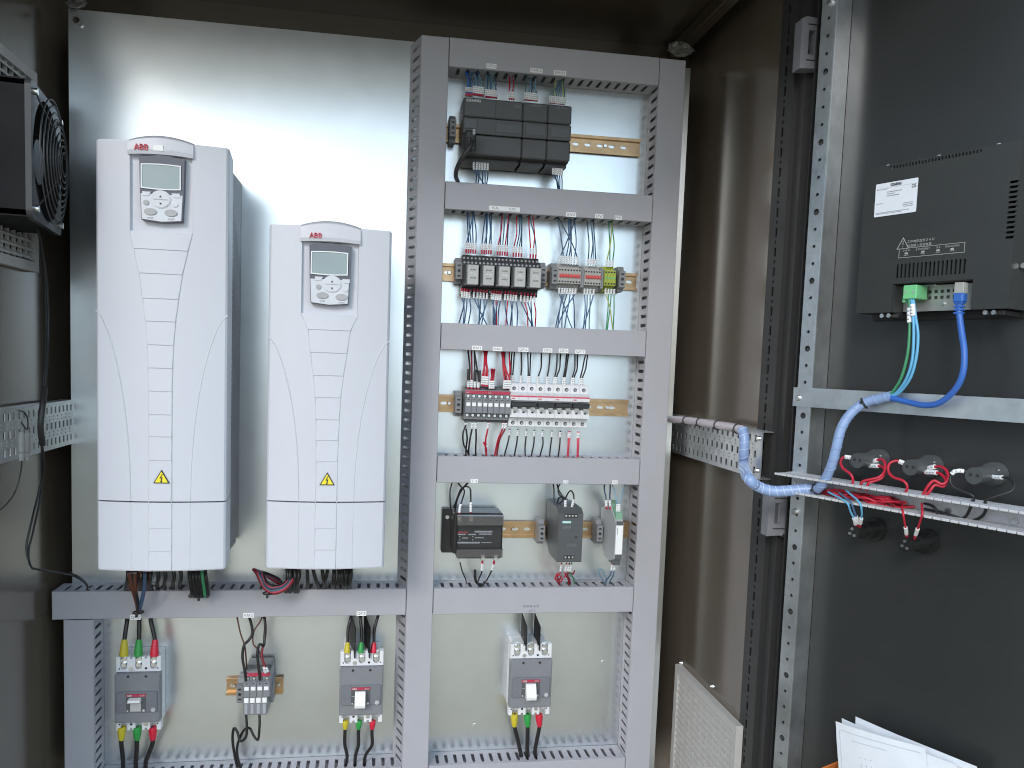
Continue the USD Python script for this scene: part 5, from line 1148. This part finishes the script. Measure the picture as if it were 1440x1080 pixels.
obj('lettering', B().text('SIEMENS', lh_ * .075, lx0 + lw_ * .36, yl, lz1 - lh_ * .12, True, lw_ * .26).text('CE', lh_ * .10, lx1 - lw_ * .13, yl, lz1 - lh_ * .27, False, lw_ * .10), INK, st)
b = B(); rng = random.Random(2)
for (u, v, ln, hgt) in ((.03, .20, .28, .022), (.28, .30, .36, .03), (.28, .36, .20, .03), (.28, .42, .30, .03), (.03, .62, .18, .02), (.70, .70, .22, .025), (.68, .75, .24, .025), (.70, .80, .22, .025), (.04, .90, .80, .022), (.04, .935, .62, .022)):
    x = lx0 + lw_ * u; e = x + lw_ * ln
    while x < e:
        s_ = lw_ * rng.uniform(.012, .03); b.box(x, min(e, x + s_), yl, yl + .0003, lz1 - lh_ * v, lz1 - lh_ * v + lh_ * hgt); x += s_ + lw_ * .006
b.box(lx0 + lw_ * .03, lx1 - lw_ * .03, yl, yl + .0003, lz1 - lh_ * .155, lz1 - lh_ * .15)
obj('print_lines', b, INKG, st)
# engraved white print
yw = yH - .0002; PW = M('print_grey_white', (.34, .34, .33), .6)
p = at(1270, 343, yH, D); tz = p[2]; r = .0082
tri = Polygon([(p[0] - r, tz - r * .8), (p[0] + r, tz - r * .8), (p[0], tz + r)])
obj('warning_print', B().prism(tri.buffer(.0004).difference(tri.buffer(-.0006)), 'y', yw - .0001, yw).box(p[0] - .0004, p[0] + .0004, yw - .0001, yw, tz - r * .2, tz + r * .5).box(p[0] - .0004, p[0] + .0004, yw - .0001, yw, tz - r * .55, tz - r * .4), PW, hmi)
q1, q2 = at(1276, 341, yH, D), at(1276, 347, yH, D)
obj('lettering', B().glyphs('工作电压直流24V', .0042, q1[0], yw, q1[2] - .001, d=.0001, pitch=.98).glyphs('请勿接入交流电源', .0042, q2[0], yw, q2[2] - .001, d=.0001, pitch=.98), PW, hmi)
a0, a1 = at(1264, 358, yH, D), at(1357, 347, yH, D); bx0, bx1 = a0[0], a1[0]; bz1 = (at(1266, 350, yH, D)[2] + at(1357, 340, yH, D)[2]) / 2; bz0 = (at(1264, 363, yH, D)[2] + at(1356, 355, yH, D)[2]) / 2
obj('print_frame', B().prism(sbox(bx0, bz0, bx1, bz1).difference(sbox(bx0 + .0006, bz0 + .0006, bx1 - .0006, bz1 - .0006)), 'y', yw - .0001, yw), PW, hmi)
b = B(); bw = bx1 - bx0
for u, w_ in ((.06, .12), (.27, .22), (.58, .06), (.72, .2)):
    b.text(('24V', 'ETHERNET', 'X2', 'RS422/485')[(.06, .27, .58, .72).index(u)], .0024, bx0 + bw * u, yw, bz1 - .0045, width=bw * w_, d=.0001)
    xm = bx0 + bw * (u + w_ / 2); b.box(xm - .003, xm + .003, yw - .0001, yw, bz0 + .003, bz0 + .0036).box(xm - .0022, xm + .0022, yw - .0001, yw, bz0 + .0045, bz0 + .0070)
obj('lettering', b, PW, hmi)
for px, py in ((1253.5, 229), (1325.5, 213), (1410, 195)):
    p = at(px, py, -.03, D); obj('clamp_screw', B().cyl((p[0], -.03, hz1 + .004), (p[0], -.038, hz1 + .004), .0034, 10).box(p[0] - .006, p[0] + .006, -.0295, -.012, hz1 + .0005, hz1 + .007), STEEL, hmi, smooth=40)
    obj('clamp', B().box(p[0] + .004, p[0] + .018, -.030, -.006, hz1 + .0005, hz1 + .006, .001), BLACK, hmi)
for px in (1243, 1388):
    p = at(px, 446, -.05, D); cl = obj('clamp', B().box(p[0] - .002, p[0] + .020, -.050, -.006, hz0 - .007, hz0 - .0006, .001), BLACK, hmi)
    for d in (0, .010): obj('clamp_screw', B().cyl((p[0] + d, -.051, hz0 - .004), (p[0] + d, -.056, hz0 - .004), .003, 10), STEEL, cl, smooth=40)
p = at(1437, 372, -.05, D); obj('clamp_screw', B().cyl((h1 + .004, -.03, p[2]), (h1 + .004, -.04, p[2]), .0034, 10), STEEL, hmi, smooth=40)

# plugs and cables of the operator panel
gp0, gp1, gz0, gz1 = rect(1271.5, 401.5, 1289, 420, yH - .004, D)
gp = thing('terminal_plug', 'green terminal plug under the rear of the operator panel', 'plug', ((gp0 + gp1) / 2, yH, gz0), F=D)
obj('plug_body', B().box(gp0, gp1, yH - .006, yH + .022, gz0, gz1, .001).box(gp0 - .002, gp0 + .002, yH - .002, yH + .02, gz0 - .004, gz0 + .004), GRNP, gp)
obj('plug_screws', B().cyl((gp0 + .004, yH - .0066, (gz0 + gz1) / 2), (gp0 + .004, yH - .005, (gz0 + gz1) / 2), .0016, 8).cyl((gp1 - .004, yH - .0066, (gz0 + gz1) / 2), (gp1 - .004, yH - .005, (gz0 + gz1) / 2), .0016, 8), HEAT, gp)
e0, e1, ez0, ez1 = rect(1343.5, 402, 1356, 430, yH - .002, D); em = (e0 + e1) / 2
ep = thing('network_cable', 'blue network cable plugged into the rear of the operator panel', 'cable', (em, yH, ez0), F=D)
obj('clear_plug', B().box(em - .006, em + .006, yH - .006, yH + .006, ez1 - .010, ez1 + .004, .0008), M('plug_clear', (.55, .55, .50), .15, extra={'transmission_weight': .5}), ep)
b = B().box(em - .0065, em + .0065, yH - .0075, yH + .0060, ez0 + .004, ez1 - .0095, .002)
for k in range(4): b.box(em - .0052, em + .0052, yH - .006, yH + .0045, ez0 + .0022 - k * .0042, ez0 + .0048 - k * .0042, .0008)
BC = M('network_blue', (.035, .12, .42), .4)
obj('strain_relief', b, BC, ep)
dpt = lambda *q: at(q[0], q[1], q[2], D)
c = spline([dpt(1349.5, 425, -.061), dpt(1349, 440, -.062), dpt(1352, 465, -.066), dpt(1356, 495, -.072), dpt(1354, 525, -.074), dpt(1343, 548, -.072), dpt(1322, 566, -.068), dpt(1300, 570, -.064), dpt(1275, 565, -.060), dpt(1250, 559, -.058)], 6)
obj('cable', B().tube(c, .0040, 10), BC, ep, smooth=60)
def dw(pts, col, r, label, group=None, **k): return wire([dpt(*q) for q in pts], col, r, label, group, F=D, **k)
G7 = 'wires from the green plug of the operator panel'
dw([(1278, 419, -.062), (1279, 430, -.063), (1279, 445, -.064), (1279, 470, -.066), (1276, 500, -.068), (1268, 530, -.066), (1257, 549, -.060), (1250, 556, -.057)], 'green', .0020, 'green wire from the green plug down to the cross bar', G7, mark=(.014, .034))
dw([(1281, 419, -.062), (1283, 430, -.064), (1284, 445, -.066), (1285, 470, -.068), (1283, 505, -.069), (1275, 532, -.066), (1262, 551, -.06), (1252, 557, -.057)], 'sky blue', .0020, 'left sky blue wire from the green plug down to the cross bar', G7, mark=(.010, .026))
dw([(1284, 419, -.062), (1286, 432, -.062), (1288, 448, -.064), (1291, 470, -.066), (1289, 500, -.068), (1281, 530, -.066), (1266, 551, -.06), (1253, 558, -.057)], 'sky blue', .0020, 'right sky blue wire from the green plug down to the cross bar', G7)

# spiral wrapped looms
SP = M('spiral_wrap_blue', (.24, .33, .54), .35, var=.08, scale=120)
def wrapped(label, pts, r, F, mat, pitch=.011, ties=(), wrap=True, wmat=None):
    c = spline(pts, 8); t = thing('wrapped_loom', label, 'cable loom', c[0], F=F)
    obj('sleeve', B().tube(c, r, 14), mat, t, smooth=70)
    L = np.concatenate([[0], np.cumsum(np.linalg.norm(np.diff(c, axis=0), axis=1))])
    if wrap:
        n = int(L[-1] / .0012); s_ = np.linspace(0, L[-1], n); p = np.stack([np.interp(s_, L, c[:, k]) for k in range(3)], 1); tg = np.gradient(p, axis=0); tg /= np.linalg.norm(tg, axis=1, keepdims=True)
        a = np.cross(tg, [0.2, 1, .1]); a /= np.linalg.norm(a, axis=1, keepdims=True); b_ = np.cross(tg, a); ph = s_ / pitch * 2 * math.pi
        obj('spiral_edge', B().tube(p + (r * .98) * (np.cos(ph)[:, None] * a + np.sin(ph)[:, None] * b_), .0008, 5), wmat or mat, t, smooth=70)
    for u in ties:
        i = int(np.clip(np.searchsorted(L, u * L[-1]), 1, len(c) - 2)); tg = c[i + 1] - c[i - 1]; tg /= np.linalg.norm(tg)
        a = np.cross(tg, [0.2, 1, .1]); a /= np.linalg.norm(a); b_ = np.cross(tg, a); th = np.linspace(0, 2 * math.pi, 16, endpoint=False)
        obj('cable_tie', B().tube(c[i] + (r * 1.08) * (np.cos(th)[:, None] * a + np.sin(th)[:, None] * b_), .0016, 5, closed=True).tube([c[i] + b_ * r, c[i] + b_ * r * 1.5 - tg * .002, c[i] - b_ * r * 1.3 + tg * .004 - np.array([0, 0, r * 1.2])][:2], .0022, 5), BLACK, t, smooth=60)
    return t
wl = lambda px, py, x=.548: atx(px, py, x)
dW = lambda *q: D.world(dpt(*q))
wrapped('pale wrapped loom tied along the top of the right wall rail', [wl(935, 583, .555), wl(942, 589), wl(960, 590.5), wl(985, 594), wl(1010, 598), wl(1030, 601), wl(1042, 604)], .0075, W, M('sleeve_pinkish', (.52, .46, .50), .35, var=.1, scale=60), ties=(.06, .36, .53, .75, .97), wrap=False)
wrapped('pale blue spiral wrapped loom hanging from the wall rail across to the door tray', [wl(1044, 603), wl(1047, 618), wl(1046, 638, .548), wl(1046, 655, .552), dW(1052, 672, -.13), dW(1066, 684, -.115), dW(1086, 690.5, -.10), dW(1110, 690, -.085), dW(1135, 688, -.07), dW(1152, 690, -.06)], .0085, W, SP, wmat=M('spiral_edge_pale', (.50, .58, .78), .3))
wrapped('pale blue spiral wrapped loom rising from the tray to the cross bar', [dpt(1146, 690, -.066), dpt(1157, 680, -.075), dpt(1169, 655, -.082), dpt(1176, 630, -.084), dpt(1183, 603, -.080), dpt(1196, 582, -.072), dpt(1215, 567, -.062), dpt(1235, 561, -.058), dpt(1254, 556.5, -.057)], .0068, D, SP, ties=(.02, .80,), pitch=.016)

# push button contact blocks behind the door, with their wires
CB = M('contact_block_grey', (.060, .064, .066), .32, extra={'coat_weight': .2})
zB_ = 1.115; G8 = 'red wires of the push button blocks'
for k, (s_, nm) in enumerate(((.110, 'leftmost grey push button block above the tray, with red wires'), (.188, 'middle grey push button block above the tray, with red wires'), (.271, 'rightmost grey push button block above the tray, with a dark wire'))):
    t = thing('push_button_block', nm, 'push button', (s_, 0, zB_), 'grey push button contact blocks behind the door', F=D)
    obj('collar', B().cyl((s_, -.001, zB_), (s_, -.012, zB_), .0155, 24).cyl((s_, -.012, zB_), (s_, -.020, zB_), .0138, 24), CB, t, smooth=40)
    obj('block', B().cyl((s_, -.020, zB_), (s_, -.060, zB_), .0108, 24), CB, t, smooth=40)
    obj('sockets', B().cyl((s_ - .004, -.0604, zB_ + .001), (s_ - .004, -.058, zB_ + .001), .0022, 10).cyl((s_ + .0045, -.0604, zB_ + .001), (s_ + .0045, -.058, zB_ + .001), .0022, 10), BLACK, t)
    b = B()
    for q in (.55, 2.6): b.cyl((s_ + .0135 * math.cos(q), -.0195, zB_ + .0135 * math.sin(q)), (s_ + .0135 * math.cos(q), -.0212, zB_ + .0135 * math.sin(q)), .0012, 8)
    obj('collar_screw', b, HEAT, t)
dw([(1199, 645, -.05), (1194, 643, -.055), (1186, 643, -.06), (1182, 649, -.066), (1185, 658, -.07), (1194, 665, -.074), (1199, 672, -.074), (1199, 684, -.07)], 'red', .0019, 'red wire curving left of the leftmost push button block', G8, mark=(.002, .012))
dw([(1221, 652, -.03), (1228, 649, -.034), (1239, 646, -.04), (1244, 650, -.046), (1244, 662, -.054), (1236, 671, -.062), (1220, 675, -.068), (1212, 678, -.07), (1209, 688, -.066)], 'red', .0019, 'upper red wire looping right of the leftmost push button block', G8, mark=(.003, .020), ferrule=('red', 0, .004))
dw([(1221, 655, -.036), (1230, 655, -.04), (1240, 656, -.044), (1244, 662, -.05), (1240, 672, -.058), (1228, 677, -.064), (1221, 680, -.068), (1219, 690, -.066)], 'red', .0019, 'lower red wire looping right of the leftmost push button block', G8, mark=(.003, .020), ferrule=('red', 0, .004))
dw([(1277, 655, -.05), (1270, 651, -.054), (1260, 648, -.058), (1251, 652, -.064), (1249, 662, -.07), (1256, 671, -.074), (1270, 676, -.075), (1276, 684, -.074), (1273, 694, -.07)], 'red', .0019, 'red wire curving left of the middle push button block', G8, mark=(.002, .013))
dw([(1299, 661, -.03), (1308, 658, -.034), (1322, 656, -.04), (1331, 662, -.046), (1333, 674, -.054), (1325, 681, -.060), (1313, 676, -.064), (1304, 685, -.068), (1296, 699, -.066)], 'red', .0020, 'upper red wire looping right of the middle push button block', G8, mark=(.003, .021), ferrule=('red', 0, .004))
dw([(1300, 664, -.036), (1310, 664, -.04), (1322, 666, -.044), (1330, 675, -.050), (1327, 684, -.056), (1315, 682, -.062), (1308, 690, -.066), (1300, 700, -.066)], 'red', .0020, 'lower red wire looping right of the middle push button block', G8, mark=(.003, .021), ferrule=('red', 0, .004))
dw([(1362, 663, -.055), (1356, 662.5, -.057), (1348, 662, -.06), (1340, 664, -.062), (1336, 674, -.064), (1340, 684, -.066), (1352, 690, -.066), (1368, 697, -.066), (1369, 706, -.06)], 'black', .0016, 'black wire with white marker left of the rightmost push button block', G8, mark=(.005, .021))
dw([(1390, 669, -.03), (1400, 671, -.036), (1416, 672, -.044), (1425, 679, -.05), (1423, 690, -.056), (1400, 698, -.064), (1386, 704, -.066), (1385, 714, -.06)], 'black', .0016, 'black wire with white marker right of the rightmost push button block', G8, mark=(.006, .024), ferrule=('red', 0, .004))
G9 = 'red wires lying in the door tray'
rt = random.Random(21)
for k in range(9):
    a = 1150 + rt.uniform(-4, 30); e = 1250 + rt.uniform(0, 45); q = []
    for u in np.linspace(0, 1, 7):
        px = a + (e - a) * u; py = 690 + (px - 1150) * .15 + rt.uniform(-4.5, 4.5) + 3 * math.sin(u * 3 + k); q.append((px, py, -.048 - rt.uniform(0, .022)))
    dw(q, 'red' if k % 3 else 'dark red', .0019, '%s red wire in the tangle lying in the door tray' % ORD[k], G9)
dw([(1300, 708, -.05), (1312, 712, -.06), (1322, 724, -.055), (1340, 730, -.05), (1356, 728, -.05), (1364, 716, -.055), (1368, 704, -.06)], 'black', .0020, 'left black wire sagging in the right half of the tray', G9)
dw([(1300, 716, -.05), (1330, 722, -.056), (1360, 732, -.05), (1378, 728, -.05), (1386, 718, -.055), (1386, 706, -.06)], 'black', .0020, 'right black wire sagging in the right half of the tray', G9)
LB = M('lamp_glossy_black', (.012, .012, .012), .18)
for k, (s_, z, nm) in enumerate(((.110, 1.010, 'glossy black lamp body under the left part of the tray'), (.1885, 1.008, 'glossy black lamp body under the middle part of the tray'))):
    t = thing('indicator_lamp', nm, 'indicator lamp', (s_, 0, z), 'black indicator lamp bodies behind the door', F=D)
    obj('collar', B().cyl((s_, -.001, z), (s_, -.010, z), .0175, 20).cyl((s_, -.010, z), (s_, -.030, z), .0125, 20), LB, t, smooth=40)
    obj('lamp_body', B().cyl((s_, -.030, z), (s_, -.058, z), .0100, 20), LB, t, smooth=40)
    obj('terminal_screw', B().cyl((s_ - .004, -.0595, z - .002), (s_ - .004, -.058, z - .002), .0022, 8).cyl((s_ + .003, -.0595, z - .004), (s_ + .003, -.058, z - .004), .0022, 8).cyl((s_ - .001, -.0595, z + .005), (s_ - .001, -.058, z + .005), .0022, 8), STEEL, t)
G10 = 'wires of the black indicator lamps'
for q in (((1203, 741, 1202, 732, 1196, 719, 1190, 706, 1165, 692), 'sky blue', 'first blue wire from the left above the left lamp body'), ((1206, 740, 1205, 730, 1201, 718, 1196, 706, 1180, 693), 'blue', 'second blue wire from the left above the left lamp body'), ((1209, 741, 1211, 730, 1212, 720, 1208, 706, 1190, 690), 'sky blue', 'third blue wire from the left above the left lamp body'),
          ((1275, 756, 1274, 745, 1272, 734, 1270, 722, 1268, 712), 'red', 'left red wire above the middle lamp body'), ((1286, 757, 1290, 745, 1294, 733, 1297, 722, 1296, 708), 'red', 'right red wire above the middle lamp body')):
    p = q[0]; dw([(p[0], p[1], -.05), (p[2], p[3], -.068), (p[4], p[5], -.080), (p[6], p[7], -.088), (p[8], p[9], -.07)], q[1], .0015, q[2], G10, mark=(.012, .030), ferrule=('red', 0, .012))

# drawings in the pocket at the foot of the door
hd_ = thing('document_pocket', 'orange document pocket low on the door, mostly below the frame', 'document pocket', (.09, 0, .55), F=D)
zp = at(1178, 1078, -.055, D)[2] - .016
obj('front', B().box(.086, .36, -.062, -.059, .46, zp + .002, .001), ORANGE, hd_)
obj('back', B().box(.086, .36, -.004, -.001, .46, zp - .01, .001), ORANGE, hd_)
obj('side', B().box(.083, .0858, -.062, -.001, .46, zp + .002, .001), ORANGE, hd_)
def sheet(label, quad, curl, seed, lines):
    t = thing('paper_sheet', label, 'paper', dpt(*quad[0]), 'drawings in the door pocket', F=D)
    c = np.array([dpt(*q) for q in quad]); n = 14; v = []; vb = []
    for j in range(n):
        for i in range(n):
            u, w_ = i / (n - 1), j / (n - 1); p = (c[0] * (1 - u) + c[1] * u) * (1 - w_) + (c[3] * (1 - u) + c[2] * u) * w_
            p = p + np.array([0, -1, 0]) * (curl * math.sin(u * 3.0 + seed) * (1 - .4 * w_) + .004 * (meshkit.fbm(np.array([[u * 4, w_ * 4, seed]]), 3)[0] - .5)); v.append(p)
    v = np.array(v); vb = v + [0, .0006, 0]; f = []
    for j in range(n - 1):
        for i in range(n - 1):
            a = j * n + i; f += [(a, a + n, a + n + 1), (a, a + n + 1, a + 1), (n * n + a, n * n + a + n + 1, n * n + a + n), (n * n + a, n * n + a + 1, n * n + a + n + 1)]
    for k in range(n - 1):
        for a, b_ in ((k, k + 1), ((n - 1) * n + k + 1, (n - 1) * n + k), ((k + 1) * n, k * n), (k * n + n - 1, (k + 1) * n + n - 1)): f += [(a, b_, n * n + b_), (a, n * n + b_, n * n + a)]
    s_ = obj('sheet', B().add(np.vstack([v, vb]), f), PAPER, t, smooth=30)
    if lines:
        b = B(); P = lambda u, w_: v.reshape(n, n, 3)[min(int(w_ * (n - 1)), n - 1), min(int(u * (n - 1)), n - 1)]
        def S(u, w_):
            x, y = u * (n - 1), w_ * (n - 1); i, j = min(int(x), n - 2), min(int(y), n - 2); a, d_ = x - i, y - j; g = v.reshape(n, n, 3)
            return (g[j, i] * (1 - a) + g[j, i + 1] * a) * (1 - d_) + (g[j + 1, i] * (1 - a) + g[j + 1, i + 1] * a) * d_ + [0, -.0004, 0]
        for (u0_, w0, u1_, w1) in lines: b.tube([S(u0_ + (u1_ - u0_) * q, w0 + (w1 - w0) * q) for q in np.linspace(0, 1, 8)], .00035, 4)
        obj('drawing_lines', b, M('pencil_grey', (.45, .46, .5), .6), s_)
frm = [(.05, .06, .95, .06), (.05, .06, .05, .95), (.3, .3, .3, .8), (.36, .3, .36, .8), (.42, .3, .42, .8), (.2, .12, .6, .12), (.28, .25, .30, .25), (.34, .25, .36, .25), (.40, .25, .42, .25)]
sheet('rear paper drawing standing in the door pocket, its top edge highest', [(1205, 1007, -.030), (1372, 1079, -.030), (1372, 1200, -.030), (1200, 1160, -.030)], .004, 1.0, [(.04, .08, .96, .08)])
sheet('front paper drawing with ruled frame lines at the left of the door pocket', [(1176, 1014, -.052), (1300, 1052, -.046), (1310, 1200, -.046), (1186, 1180, -.052)], .005, .4, frm)
sheet('middle paper drawing fanned out to the right in the door pocket', [(1184, 1010, -.040), (1345, 1076, -.036), (1345, 1200, -.036), (1186, 1170, -.040)], .006, .2, [(.5, .3, .9, .5)])
